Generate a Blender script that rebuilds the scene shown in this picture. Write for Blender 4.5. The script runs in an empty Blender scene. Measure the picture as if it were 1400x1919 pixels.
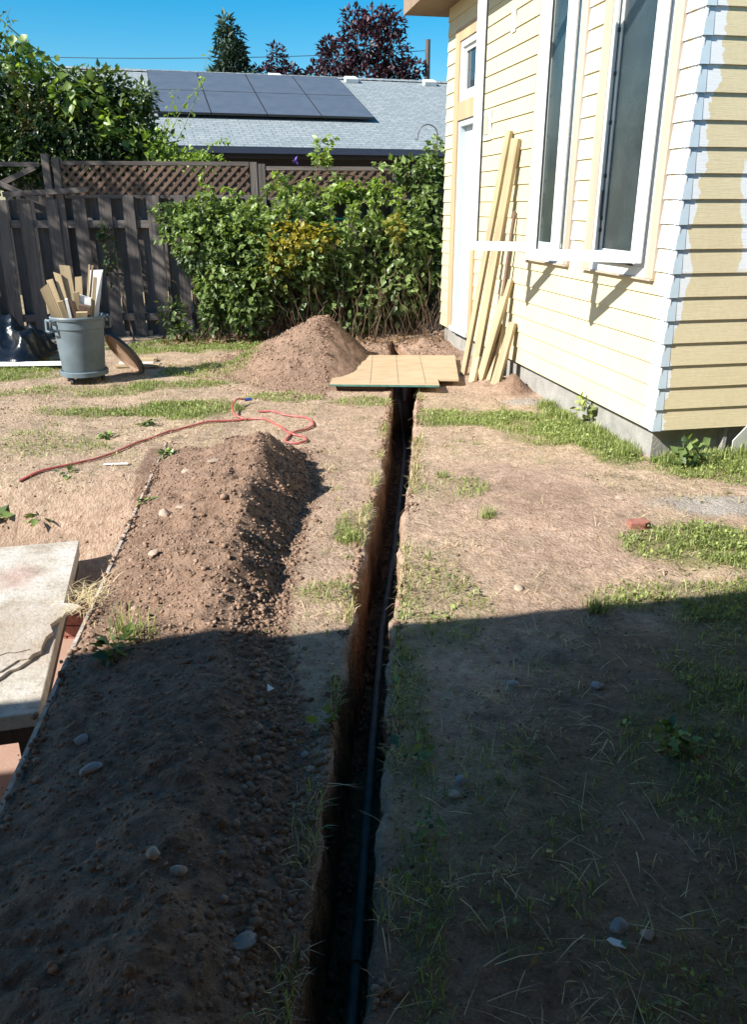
import bpy, math, random
import numpy as np
from mathutils import Vector, Matrix

random.seed(7)
RNG = np.random.default_rng(11)
SC = bpy.context.scene
COL = SC.collection
R = math.radians

# ------------------------------------------------------------------ camera, sky, sun, exposure
cam_d = bpy.data.cameras.new('camera')
cam_d.sensor_fit = 'VERTICAL'
cam_d.sensor_height = 24.0
cam_d.lens = 24.0 * 1500.0 / 1919.0
cam_d.clip_start = 0.05
cam_d.clip_end = 900.0
cam = bpy.data.objects.new('camera', cam_d)
COL.objects.link(cam)
cam.location = (0, 0, 1.6)
cam.rotation_euler = (math.pi / 2 - math.atan(575 / 1500), 0, 0)
SC.camera = cam

SUN = Vector((-0.856, -0.5165, 0.0)).normalized() * math.cos(R(36.5)) + Vector((0, 0, math.sin(R(36.5))))
world = bpy.data.worlds.new("World")
SC.world = world
world.use_nodes = True
wn = world.node_tree
wn.nodes.clear()
w_out = wn.nodes.new('ShaderNodeOutputWorld')
w_bg = wn.nodes.new('ShaderNodeBackground')
w_sky = wn.nodes.new('ShaderNodeTexSky')
w_sky.sky_type = 'NISHITA'
w_sky.sun_disc = False
w_sky.sun_elevation = R(36.5)
w_sky.sun_rotation = math.atan2(SUN.x, SUN.y)
w_sky.air_density = 1.0
w_sky.dust_density = 0.6
w_sky.ozone_density = 3.0
w_hs = wn.nodes.new('ShaderNodeHueSaturation')
w_hs.inputs['Hue'].default_value = 0.488
w_hs.inputs['Saturation'].default_value = 1.6
w_bg.inputs['Strength'].default_value = 0.077
wn.links.new(w_sky.outputs[0], w_hs.inputs['Color'])
wn.links.new(w_hs.outputs[0], w_bg.inputs['Color'])
wn.links.new(w_bg.outputs[0], w_out.inputs['Surface'])

sun_d = bpy.data.lights.new('sun', 'SUN')
sun_d.energy = 5.0
sun_d.angle = R(0.53)
sun_d.color = (1.0, 0.95, 0.87)
sun = bpy.data.objects.new('sun', sun_d)
COL.objects.link(sun)
sun.rotation_euler = SUN.to_track_quat('Z', 'Y').to_euler()

SC.view_settings.view_transform = 'Standard'
SC.view_settings.look = 'None'
SC.view_settings.gamma = 1.0
SC.view_settings.use_curve_mapping = False
SC.view_settings.exposure = 1.12
SC.cycles.max_bounces = 8
SC.cycles.diffuse_bounces = 6
SC.cycles.transparent_max_bounces = 12

# ------------------------------------------------------------------ helpers
def tag(o, label=None, cat=None, group=None, kind=None):
    if label: o['label'] = label
    if cat: o['category'] = cat
    if group: o['group'] = group
    if kind: o['kind'] = kind
    return o

def empty(name, loc=(0, 0, 0), rz=0.0, label=None, cat=None, group=None):
    o = bpy.data.objects.new(name, None)
    o.empty_display_size = 0.1
    COL.objects.link(o)
    o.location = loc
    o.rotation_euler = (0, 0, rz)
    return tag(o, label, cat, group)

def npmesh(name, V, faces, mat=None, smooth=False, attrs=None):
    """V (n,3); faces: list of (m,k) int arrays"""
    me = bpy.data.meshes.new(name)
    V = np.asarray(V, dtype=np.float32)
    me.vertices.add(len(V))
    me.vertices.foreach_set('co', V.ravel())
    faces = [np.asarray(f, dtype=np.int32) for f in faces if len(f)]
    loops = np.concatenate([f.ravel() for f in faces])
    sizes = np.concatenate([np.full(len(f), f.shape[1], dtype=np.int32) for f in faces])
    starts = np.concatenate([[0], np.cumsum(sizes)[:-1]]).astype(np.int32)
    me.loops.add(len(loops))
    me.loops.foreach_set('vertex_index', loops)
    me.polygons.add(len(sizes))
    me.polygons.foreach_set('loop_start', starts)
    me.polygons.foreach_set('loop_total', sizes)
    if smooth:
        me.polygons.foreach_set('use_smooth', np.ones(len(sizes), dtype=bool))
    if attrs:
        for k, a in attrs.items():
            at = me.attributes.new(k, 'FLOAT', 'POINT')
            at.data.foreach_set('value', np.asarray(a, dtype=np.float32))
    if mat: me.materials.append(mat)
    me.update(calc_edges=True)
    me.validate()
    return me

def link(name, me, parent=None, loc=None):
    o = bpy.data.objects.new(name, me)
    COL.objects.link(o)
    if parent is not None: o.parent = parent
    if loc is not None: o.location = loc
    return o

class MB:
    """collects simple solids into one mesh"""
    def __init__(self):
        self.v = []; self.f = []
    def add(self, vs, fs):
        n = len(self.v)
        self.v += [tuple(p) for p in vs]
        self.f += [tuple(i + n for i in q) for q in fs]
        return self
    def box(self, lo, hi):
        (a, b, c), (d, e, f) = lo, hi
        return self.add([(a, b, c), (d, b, c), (d, e, c), (a, e, c), (a, b, f), (d, b, f), (d, e, f), (a, e, f)],
                 [(0, 3, 2, 1), (4, 5, 6, 7), (0, 1, 5, 4), (1, 2, 6, 5), (2, 3, 7, 6), (3, 0, 4, 7)])
    def prism(self, poly, z0, z1, fn=None):
        n = len(poly)
        vs = [(p[0], p[1], z0) for p in poly] + [(p[0], p[1], z1) for p in poly]
        if fn: vs = [fn(*p) for p in vs]
        fs = [tuple(reversed(range(n))), tuple(range(n, 2 * n))] + [(i, (i + 1) % n, n + (i + 1) % n, n + i) for i in range(n)]
        return self.add(vs, fs)
    def tube(self, pts, rad, seg=6, cap=True):
        pts = [Vector(p) for p in pts]
        if not hasattr(rad, '__len__'): rad = [rad] * len(pts)
        n0 = len(self.v)
        for i, p in enumerate(pts):
            t = (pts[min(i + 1, len(pts) - 1)] - pts[max(i - 1, 0)])
            if t.length < 1e-9: t = Vector((0, 0, 1))
            t.normalize()
            a = t.cross(Vector((0, 0, 1)))
            if a.length < 0.05: a = t.cross(Vector((1, 0, 0)))
            a.normalize(); b = t.cross(a)
            for k in range(seg):
                an = 2 * math.pi * k / seg
                q = p + (a * math.cos(an) + b * math.sin(an)) * rad[i]
                self.v.append(tuple(q))
        for i in range(len(pts) - 1):
            for k in range(seg):
                k2 = (k + 1) % seg
                self.f.append((n0 + i * seg + k, n0 + i * seg + k2, n0 + (i + 1) * seg + k2, n0 + (i + 1) * seg + k))
        if cap:
            self.f.append(tuple(n0 + k for k in reversed(range(seg))))
            self.f.append(tuple(n0 + (len(pts) - 1) * seg + k for k in range(seg)))
        return self
    def lathe(self, prof, seg=28, cen=(0, 0, 0)):
        n0 = len(self.v)
        for r, z in prof:
            for k in range(seg):
                a = 2 * math.pi * k / seg
                self.v.append((cen[0] + r * math.cos(a), cen[1] + r * math.sin(a), cen[2] + z))
        for i in range(len(prof) - 1):
            for k in range(seg):
                k2 = (k + 1) % seg
                self.f.append((n0 + i * seg + k, n0 + i * seg + k2, n0 + (i + 1) * seg + k2, n0 + (i + 1) * seg + k))
        return self
    def mesh(self, name, mat, smooth=False, bevel=0):
        me = bpy.data.meshes.new(name)
        me.from_pydata(self.v, [], self.f)
        me.materials.append(mat)
        if smooth: me.polygons.foreach_set('use_smooth', [True] * len(me.polygons))
        me.update()
        return me
    def build(self, name, mat, parent=None, smooth=False, loc=None, bevel=0):
        o = link(name, self.mesh(name, mat, smooth), parent, loc)
        if bevel:
            m = o.modifiers.new('bevel', 'BEVEL'); m.width = bevel; m.segments = 2; m.limit_method = 'ANGLE'
        if smooth:
            try: o.data.set_sharp_from_angle(angle=R(40))
            except Exception: pass
        return o

def board(name, p0, p1, w, t, face, mat, parent=None, bevel=0.0, jag=0.0):
    """a plank from p0 to p1, width w across, thickness t along 'face'; local z runs along its length"""
    p0 = Vector(p0); p1 = Vector(p1); z = (p1 - p0); L = z.length; z.normalize()
    y = Vector(face) - z * Vector(face).dot(z); y.normalize(); x = y.cross(z)
    m = MB().box((-w / 2, -t / 2, 0), (w / 2, t / 2, L))
    if jag:
        for i in (4, 5, 6, 7):
            a = m.v[i]; m.v[i] = (a[0], a[1], a[2] + random.uniform(-jag, jag))
        m.v[7] = (m.v[7][0], m.v[7][1], m.v[4][2]); m.v[6] = (m.v[6][0], m.v[6][1], m.v[5][2])
    o = m.build(name, mat, parent, bevel=bevel)
    M = Matrix((x, y, z)).transposed().to_4x4(); M.translation = p0
    o.matrix_local = M
    return o

# value noise
def _h(ix, iy, s):
    n = (ix.astype(np.int64) * 374761393 + iy.astype(np.int64) * 668265263 + s * 1442695041) & 0xffffffff
    n = ((n ^ (n >> 13)) * 1274126177) & 0xffffffff
    n = n ^ (n >> 16)
    return (n & 0xffff) / 65535.0
def vn(x, y, s=0):
    x = np.asarray(x, float); y = np.asarray(y, float)
    ix = np.floor(x); iy = np.floor(y); fx = x - ix; fy = y - iy
    fx = fx * fx * (3 - 2 * fx); fy = fy * fy * (3 - 2 * fy)
    a = _h(ix, iy, s); b = _h(ix + 1, iy, s); c = _h(ix, iy + 1, s); d = _h(ix + 1, iy + 1, s)
    return (a * (1 - fx) + b * fx) * (1 - fy) + (c * (1 - fx) + d * fx) * fy
def fbm(x, y, s=0, o=4):
    t = 0; a = 0.5
    for i in range(o):
        t = t + a * (vn(x, y, s + i * 17) - 0.5) * 2; x = x * 2.03 + 3.1; y = y * 2.03 - 1.7; a *= 0.5
    return t
def ss(a, b, x):
    t = np.clip((x - a) / (b - a), 0, 1); return t * t * (3 - 2 * t)

# ------------------------------------------------------------------ materials
def newmat(name):
    m = bpy.data.materials.new(name); m.use_nodes = True
    nt = m.node_tree; b = nt.nodes['Principled BSDF']
    return m, nt, b
def N(nt, typ, **kw):
    n = nt.nodes.new(typ)
    for k, v in kw.items():
        if k in n.inputs: n.inputs[k].default_value = v
        else: setattr(n, k, v)
    return n
def ramp(nt, fac, stops, interp='LINEAR'):
    r = nt.nodes.new('ShaderNodeValToRGB'); r.color_ramp.interpolation = interp
    el = r.color_ramp.elements
    while len(el) < len(stops): el.new(0.5)
    for e_, (p, c) in zip(el, stops):
        e_.position = p; e_.color = (c[0], c[1], c[2], 1) if hasattr(c, '__len__') else (c, c, c, 1)
    if fac is not None: nt.links.new(fac, r.inputs['Fac'])
    return r
def mixc(nt, fac, a, b, mode='MIX'):
    m = nt.nodes.new('ShaderNodeMix'); m.data_type = 'RGBA'; m.blend_type = mode
    for i, v in ((0, fac), (6, a), (7, b)):
        if hasattr(v, 'is_linked') or hasattr(v, 'links'): nt.links.new(v, m.inputs[i])
        elif hasattr(v, '__len__'): m.inputs[i].default_value = (v[0], v[1], v[2], 1)
        else: m.inputs[i].default_value = v
    return m.outputs[2]
def math_(nt, op, a, b=0.0, clamp=False):
    m = nt.nodes.new('ShaderNodeMath'); m.operation = op; m.use_clamp = clamp
    for i, v in ((0, a), (1, b)):
        if hasattr(v, 'links'): nt.links.new(v, m.inputs[i])
        else: m.inputs[i].default_value = v
    return m.outputs[0]
def coords(nt, scale=(1, 1, 1), kind='Object'):
    t = nt.nodes.new('ShaderNodeTexCoord'); mp = nt.nodes.new('ShaderNodeMapping')
    mp.inputs['Scale'].default_value = scale
    nt.links.new(t.outputs[kind], mp.inputs['Vector'])
    return mp.outputs['Vector']
def noise(nt, vec, scale, detail=4, rough=0.55):
    n = N(nt, 'ShaderNodeTexNoise', Scale=scale, Detail=detail, Roughness=rough)
    nt.links.new(vec, n.inputs['Vector']); return n.outputs['Fac']
def bump(nt, b, h, dist, strength=1.0):
    bp = N(nt, 'ShaderNodeBump', Strength=strength, Distance=dist)
    nt.links.new(h, bp.inputs['Height']); nt.links.new(bp.outputs[0], b.inputs['Normal'])

def plain(name, c, rough=0.7, var=0.2, scale=9, bmp=0.0, bscale=60, metal=0.0, stretch=(1, 1, 1), c2=None, spec=0.5):
    m, nt, b = newmat(name)
    v = coords(nt, stretch)
    f = noise(nt, v, scale, 6, 0.6)
    hi = c2 or tuple(min(1, x * (1 + var)) for x in c); lo = tuple(x * (1 - var) for x in c)
    r = ramp(nt, f, [(0.3, lo), (0.7, hi)])
    nt.links.new(r.outputs[0], b.inputs['Base Color'])
    b.inputs['Roughness'].default_value = rough; b.inputs['Metallic'].default_value = metal
    b.inputs['Specular IOR Level'].default_value = spec
    if bmp: bump(nt, b, noise(nt, v, bscale, 5, 0.6), bmp)
    return m
def wood(name, c, var=0.25, rough=0.65, grain=34, bmp=0.0015, dark=0.6, tint=False, spec=0.3):
    """grain runs along local z; each board differs a little"""
    m, nt, b = newmat(name)
    oi = nt.nodes.new('ShaderNodeObjectInfo')
    t = nt.nodes.new('ShaderNodeTexCoord')
    add = nt.nodes.new('ShaderNodeVectorMath'); add.operation = 'ADD'
    sc = nt.nodes.new('ShaderNodeVectorMath'); sc.operation = 'SCALE'
    sc.inputs[0].default_value = (7.3, 3.1, 11.7); nt.links.new(oi.outputs['Random'], sc.inputs['Scale'])
    nt.links.new(t.outputs['Object'], add.inputs[0]); nt.links.new(sc.outputs[0], add.inputs[1])
    mp = nt.nodes.new('ShaderNodeMapping'); mp.inputs['Scale'].default_value = (grain, grain, grain / 22)
    nt.links.new(add.outputs[0], mp.inputs['Vector'])
    f = noise(nt, mp.outputs[0], 1.6, 6, 0.62)
    mp2 = nt.nodes.new('ShaderNodeMapping'); mp2.inputs['Scale'].default_value = (6, 6, 1.3)
    nt.links.new(add.outputs[0], mp2.inputs['Vector'])
    f2 = noise(nt, mp2.outputs[0], 1.2, 4)
    r = ramp(nt, f, [(0.25, tuple(x * dark for x in c)), (0.5, c), (0.8, tuple(min(1, x * (1 + var)) for x in c))])
    r2 = ramp(nt, f2, [(0.3, 0.72), (0.7, 1.12)])
    cc = mixc(nt, 1.0, r.outputs[0], r2.outputs[0], 'MULTIPLY')
    rr = ramp(nt, oi.outputs['Random'], [(0.0, 0.78), (1.0, 1.15)])
    cc = mixc(nt, 1.0, cc, rr.outputs[0], 'MULTIPLY')
    nt.links.new(cc, b.inputs['Base Color']); b.inputs['Roughness'].default_value = rough
    b.inputs['Specular IOR Level'].default_value = spec
    bump(nt, b, f, bmp)
    return m
def leafmat(name, lo, hi, trans=0.35, rough=0.45):
    m, nt, b = newmat(name)
    at = nt.nodes.new('ShaderNodeAttribute'); at.attribute_name = 'tint'
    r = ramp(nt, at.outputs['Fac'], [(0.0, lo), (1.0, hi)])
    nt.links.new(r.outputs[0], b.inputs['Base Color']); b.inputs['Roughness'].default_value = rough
    tr = nt.nodes.new('ShaderNodeBsdfTranslucent')
    tc = mixc(nt, 1.0, r.outputs[0], (1.25, 1.35, 0.5), 'MULTIPLY')
    nt.links.new(tc, tr.inputs['Color'])
    mx = nt.nodes.new('ShaderNodeMixShader'); mx.inputs[0].default_value = trans
    nt.links.new(b.outputs[0], mx.inputs[1]); nt.links.new(tr.outputs[0], mx.inputs[2])
    nt.links.new(mx.outputs[0], nt.nodes['Material Output'].inputs['Surface'])
    return m

def ground_mat():
    m, nt, b = newmat('earth')
    v = coords(nt)
    def A(n):
        a = nt.nodes.new('ShaderNodeAttribute'); a.attribute_name = n; return a.outputs['Fac']
    f1 = noise(nt, v, 2.2, 7, 0.65); f2 = noise(nt, v, 22, 6, 0.65); f3 = noise(nt, v, 120, 4, 0.7)
    lawn = ramp(nt, f2, [(0.28, (0.29, 0.205, 0.135)), (0.5, (0.46, 0.345, 0.238)), (0.72, (0.59, 0.475, 0.345))])
    soil = ramp(nt, f2, [(0.25, (0.285, 0.185, 0.130)), (0.5, (0.435, 0.305, 0.225)), (0.75, (0.54, 0.40, 0.305))])
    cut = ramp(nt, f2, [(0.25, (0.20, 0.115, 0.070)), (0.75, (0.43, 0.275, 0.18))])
    grn = ramp(nt, f3, [(0.3, (0.10, 0.115, 0.035)), (0.7, (0.27, 0.26, 0.10))])
    grv = ramp(nt, f3, [(0.3, (0.25, 0.23, 0.21)), (0.7, (0.5, 0.47, 0.43))])
    f5 = noise(nt, v, 8.5, 8, 0.72); f6 = noise(nt, v, 3.1, 5, 0.6)
    turf = ramp(nt, f5, [(0.50, 0.0), (0.60, 0.75)])
    c = mixc(nt, A('soil'), lawn.outputs[0], soil.outputs[0])
    tm = math_(nt, 'MULTIPLY', turf.outputs[0], ramp(nt, f6, [(0.42, 0.15), (0.58, 1.0)]).outputs[0])
    tm = math_(nt, 'MULTIPLY', tm, math_(nt, 'SUBTRACT', 1.0, math_(nt, 'MULTIPLY', A('soil'), 0.55)))
    c = mixc(nt, tm, c, (0.205, 0.17, 0.115))
    fresh_and_shade = ramp(nt, f2, [(0.25, (0.155, 0.098, 0.066)), (0.5, (0.262, 0.172, 0.121)), (0.75, (0.35, 0.24, 0.175))])  # dug soil colour, also laid where the foreground shade is darkened
    c = mixc(nt, A('fresh_and_shade'), c, fresh_and_shade.outputs[0])
    c = mixc(nt, A('green'), c, grn.outputs[0])
    c = mixc(nt, A('gravel'), c, grv.outputs[0])
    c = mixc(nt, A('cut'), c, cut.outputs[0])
    big = ramp(nt, f1, [(0.3, 0.74), (0.7, 1.14)])
    fin = ramp(nt, f3, [(0.25, 0.72), (0.7, 1.15)])
    c = mixc(nt, 1.0, c, big.outputs[0], 'MULTIPLY'); c = mixc(nt, 1.0, c, fin.outputs[0], 'MULTIPLY')
    nt.links.new(c, b.inputs['Base Color'])
    b.inputs['Roughness'].default_value = 0.95; b.inputs['Specular IOR Level'].default_value = 0.15
    vo = N(nt, 'ShaderNodeTexVoronoi', Scale=55.0); nt.links.new(v, vo.inputs['Vector'])
    h = math_(nt, 'ADD', math_(nt, 'MULTIPLY', f2, 1.0), math_(nt, 'MULTIPLY', f3, 0.55))
    h = math_(nt, 'SUBTRACT', h, math_(nt, 'MULTIPLY', vo.outputs['Distance'], 0.35))
    bump(nt, b, h, 0.018)
    return m

def siding_mat(name):
    """cream paint with white primer where it was patched (x along short wall, y along long wall)"""
    m, nt, b = newmat(name)
    t = nt.nodes.new('ShaderNodeTexCoord'); sp = nt.nodes.new('ShaderNodeSeparateXYZ')
    nt.links.new(t.outputs['Object'], sp.inputs[0])
    X, Y, Z = sp.outputs
    n1 = noise(nt, t.outputs['Object'], 3.0, 4); n2 = noise(nt, t.outputs['Object'], 40, 4)
    def band(co, a, bb, soft=0.015, wob=0.12):
        w = math_(nt, 'ADD', co, math_(nt, 'MULTIPLY', math_(nt, 'SUBTRACT', n1, 0.5), wob))
        m1 = N(nt, 'ShaderNodeMapRange', clamp=True); m1.inputs['From Min'].default_value = a - soft; m1.inputs['From Max'].default_value = a + soft
        m2 = N(nt, 'ShaderNodeMapRange', clamp=True); m2.inputs['From Min'].default_value = bb + soft; m2.inputs['From Max'].default_value = bb - soft
        nt.links.new(w, m1.inputs['Value']); nt.links.new(w, m2.inputs['Value'])
        return math_(nt, 'MULTIPLY', m1.outputs[0], m2.outputs[0])
    cream = ramp(nt, n1, [(0.3, (0.575, 0.495, 0.312)), (0.7, (0.615, 0.535, 0.345))])
    dirt = ramp(nt, n2, [(0.3, 0.94), (0.7, 1.03)])
    cc = mixc(nt, 1.0, cream.outputs[0], dirt.outputs[0], 'MULTIPLY')
    # long wall: beside the corner and beside the window trims
    onlong = math_(nt, 'LESS_THAN', X, 0.0)
    onshort = math_(nt, 'LESS_THAN', Y, -0.03)
    p = math_(nt, 'MULTIPLY', band(Y, -0.5, 0.05, 0.025, 0.10), onlong)
    for (a, bb) in ((1.17, 1.215), (1.41, 1.46), (0.10, 0.15), (2.36, 2.40)):
        q = math_(nt, 'MULTIPLY', band(Y, a, bb, 0.012, 0.05), onlong)
        q = math_(nt, 'MULTIPLY', q, math_(nt, 'GREATER_THAN', Z, 1.2))
        p = math_(nt, 'MAXIMUM', p, q)
    # short wall: ragged patches
    n3 = noise(nt, t.outputs['Object'], 1.9, 5, 0.6)
    e1 = math_(nt, 'MULTIPLY', math_(nt, 'SUBTRACT', n3, 0.49), 0.6)
    edge = math_(nt, 'LESS_THAN', X, math_(nt, 'ADD', e1, 0.055))
    far = math_(nt, 'GREATER_THAN', X, math_(nt, 'ADD', math_(nt, 'MULTIPLY', e1, 0.8), 0.36))
    zb = band(Z, 1.22, 1.85, 0.02, 0.05)
    sp_ = math_(nt, 'MAXIMUM', edge, math_(nt, 'MULTIPLY', far, zb))
    p = math_(nt, 'MAXIMUM', p, math_(nt, 'MULTIPLY', sp_, onshort))
    cc = mixc(nt, math_(nt, 'MULTIPLY', p, 0.92), cc, (0.66, 0.69, 0.71))
    nt.links.new(cc, b.inputs['Base Color']); b.inputs['Roughness'].default_value = 0.6
    b.inputs['Specular IOR Level'].default_value = 0.3
    mp = coords(nt, (3, 3, 60)); bump(nt, b, noise(nt, mp, 3, 4), 0.0015)
    return m

def glass_mat(name, tint=(0.9, 0.97, 0.93)):
    m, nt, b = newmat(name)
    nt.nodes.remove(b)
    tr = N(nt, 'ShaderNodeBsdfTransparent'); tr.inputs['Color'].default_value = (*tint, 1)
    gl = N(nt, 'ShaderNodeBsdfGlossy', Roughness=0.02)
    fr = N(nt, 'ShaderNodeFresnel', IOR=1.25)
    mx = nt.nodes.new('ShaderNodeMixShader')
    nt.links.new(fr.outputs[0], mx.inputs[0]); nt.links.new(tr.outputs[0], mx.inputs[1]); nt.links.new(gl.outputs[0], mx.inputs[2])
    nt.links.new(mx.outputs[0], nt.nodes['Material Output'].inputs['Surface'])
    return m

M = {}
M['earth'] = ground_mat()
M['siding'] = siding_mat('cream_siding_paint')
M['primer'] = plain('blue_white_primer', (0.45, 0.54, 0.59), 0.55, 0.06, 12)
M['vinyl'] = plain('white_vinyl', (0.66, 0.68, 0.68), 0.35, 0.03, 5)
M['trim'] = plain('raw_trim_board', (0.40, 0.325, 0.255), 0.7, 0.16, 5, 0.001, 50, stretch=(1, 1, 0.15))
M['cedar'] = plain('tan_trim_board', (0.43, 0.295, 0.175), 0.7, 0.15, 5, 0.001, 50, stretch=(1, 1, 0.15))
M['edge'] = plain('dusty_concrete', (0.31, 0.265, 0.225), 0.95, 0.4, 14, 0.01, 60)
M['concrete'] = plain('foundation_concrete', (0.27, 0.262, 0.24), 0.9, 0.22, 7, 0.006, 70)
M['screen'] = plain('insect_screen', (0.030, 0.040, 0.045), 0.22, 0.3, 3, 0.002, 6)
M['glass'] = glass_mat('clear_glass', (0.96, 0.985, 0.96))
M['darkglass'] = plain('window_glass', (0.02, 0.03, 0.04), 0.04, 0.1, 3)
M['doorwhite'] = plain('white_door_paint', (0.62, 0.64, 0.66), 0.4, 0.03, 5)
M['black'] = plain('black_hardware', (0.02, 0.02, 0.02), 0.5, 0.2, 9)
M['nwall'] = plain('dark_grey_wall', (0.035, 0.033, 0.038), 0.8, 0.15, 8)
M['soffit'] = plain('brown_soffit', (0.24, 0.17, 0.115), 0.8, 0.15, 8)
M['shingle'] = None
M['lumber'] = wood('fresh_lumber', (0.45, 0.345, 0.21), 0.15, 0.7, 26, 0.0008, 0.86)
M['scrap'] = wood('cut_lumber', (0.40, 0.31, 0.185), 0.2, 0.7, 24, 0.0008, 0.8)
M['greywood'] = wood('weathered_fence', (0.135, 0.117, 0.108), 0.35, 0.9, 30, 0.003, 0.5)
M['lattice'] = wood('brown_lattice', (0.15, 0.098, 0.072), 0.35, 0.9, 40, 0.001, 0.55)
M['darkwood'] = wood('dark_oiled_frame', (0.095, 0.06, 0.042), 0.3, 0.75, 30, 0.001, 0.6)
M['pvc'] = plain('grey_conduit', (0.30, 0.29, 0.28), 0.6, 0.3, 11)
M['red'] = plain('red_rubber', (0.40, 0.095, 0.085), 0.45, 0.2, 30)
M['bin'] = plain('grey_blue_plastic', (0.115, 0.152, 0.174), 0.5, 0.2, 6, 0.0008, 90)
M['bindark'] = plain('dark_plastic', (0.045, 0.048, 0.05), 0.55, 0.2, 8)
M['lidunder'] = plain('muddy_lid_underside', (0.23, 0.15, 0.10), 0.8, 0.35, 9)
M['tarp'] = plain('black_plastic_sheet', (0.008, 0.009, 0.012), 0.27, 0.3, 5, 0.02, 9, spec=0.8)
M['white'] = plain('white_paint', (0.78, 0.78, 0.76), 0.6, 0.08, 12)
M['bluecap'] = plain('blue_fitting', (0.02, 0.05, 0.22), 0.4, 0.1, 9)
M['brick'] = plain('red_brick', (0.29, 0.115, 0.085), 0.9, 0.3, 24, 0.004, 80)
M['patio'] = plain('pink_concrete', (0.34, 0.215, 0.165), 0.85, 0.1, 5, 0.002, 60)
M['stone'] = plain('river_stone', (0.36, 0.28, 0.215), 0.8, 0.22, 14, 0.003, 70)
M['bluestone'] = plain('blue_grey_stone', (0.27, 0.26, 0.25), 0.8, 0.3, 14, 0.003, 70)
M['teal'] = plain('teal_hose', (0.01, 0.30, 0.25), 0.4, 0.1, 9)
M['iron'] = plain('dark_iron', (0.035, 0.032, 0.03), 0.5, 0.2, 9)
M['stem'] = plain('brown_cane', (0.13, 0.085, 0.052), 0.8, 0.35, 12)
M['gstem'] = plain('green_cane', (0.15, 0.20, 0.07), 0.7, 0.3, 12)
M['bark'] = plain('bark', (0.12, 0.09, 0.07), 0.95, 0.3, 9, 0.02, 14, stretch=(1, 1, 0.3))
M['straw'] = leafmat('dry_straw', (0.36, 0.25, 0.12), (0.72, 0.60, 0.37), 0.15, 0.7)
M['grass'] = leafmat('green_grass', (0.08, 0.115, 0.028), (0.38, 0.44, 0.14), 0.3, 0.5)
M['bramble'] = leafmat('bramble_leaf', (0.022, 0.052, 0.016), (0.26, 0.35, 0.11), 0.28, 0.42)
M['yellowleaf'] = leafmat('yellowing_leaf', (0.07, 0.12, 0.03), (0.46, 0.36, 0.05), 0.35, 0.5)
M['shrubleaf'] = leafmat('shrub_leaf', (0.018, 0.040, 0.014), (0.12, 0.175, 0.05), 0.25, 0.38)
M['vineleaf'] = leafmat('pale_vine_leaf', (0.10, 0.17, 0.03), (0.28, 0.38, 0.08), 0.4, 0.4)
M['plum'] = leafmat('purple_leaf', (0.018, 0.008, 0.013), (0.075, 0.024, 0.040), 0.2, 0.5)
M['conifer'] = leafmat('conifer_needles', (0.012, 0.030, 0.022), (0.045, 0.085, 0.05), 0.1, 0.6)
M['deadleaf'] = leafmat('dead_leaf', (0.10, 0.06, 0.03), (0.30, 0.18, 0.09), 0.2, 0.7)
M['violet'] = leafmat('violet_petal', (0.10, 0.05, 0.38), (0.20, 0.10, 0.6), 0.3, 0.5)
M['clod'] = None

def clod_mat():
    m, nt, b = newmat('soil_clod')
    at = nt.nodes.new('ShaderNodeAttribute'); at.attribute_name = 'tint'
    v = coords(nt)
    r = ramp(nt, at.outputs['Fac'], [(0.0, (0.155, 0.098, 0.067)), (0.8, (0.325, 0.222, 0.16)), (1.0, (0.44, 0.37, 0.30))])
    f = ramp(nt, noise(nt, v, 90, 4), [(0.3, 0.8), (0.7, 1.1)])
    nt.links.new(mixc(nt, 1.0, r.outputs[0], f.outputs[0], 'MULTIPLY'), b.inputs['Base Color'])
    b.inputs['Roughness'].default_value = 0.95; b.inputs['Specular IOR Level'].default_value = 0.1
    bump(nt, b, noise(nt, v, 130, 4), 0.004)
    return m
M['clod'] = clod_mat()

def shingle_mat():
    m, nt, b = newmat('grey_shingles')
    v = coords(nt)
    br = N(nt, 'ShaderNodeTexBrick', Scale=1.0)
    br.inputs['Brick Width'].default_value = 0.22; br.inputs['Row Height'].default_value = 0.135
    br.inputs['Mortar Size'].default_value = 0.008; br.offset = 0.37
    br.inputs['Color1'].default_value = (0.20, 0.24, 0.255, 1); br.inputs['Color2'].default_value = (0.26, 0.295, 0.305, 1)
    br.inputs['Mortar'].default_value = (0.13, 0.15, 0.165, 1)
    nt.links.new(v, br.inputs['Vector'])
    f = ramp(nt, noise(nt, v, 9, 5), [(0.3, 0.8), (0.7, 1.12)])
    nt.links.new(mixc(nt, 1.0, br.outputs['Color'], f.outputs[0], 'MULTIPLY'), b.inputs['Base Color'])
    b.inputs['Roughness'].default_value = 0.9
    bump(nt, b, br.outputs['Fac'], -0.012)
    return m
M['shingle'] = shingle_mat()

def panel_mat():
    m, nt, b = newmat('solar_cells')
    f = noise(nt, coords(nt), 3, 3)
    r = ramp(nt, f, [(0.3, (0.075, 0.09, 0.115)), (0.7, (0.10, 0.115, 0.14))])
    nt.links.new(r.outputs[0], b.inputs['Base Color'])
    b.inputs['Roughness'].default_value = 0.42
    return m
M['panel'] = panel_mat()

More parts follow.
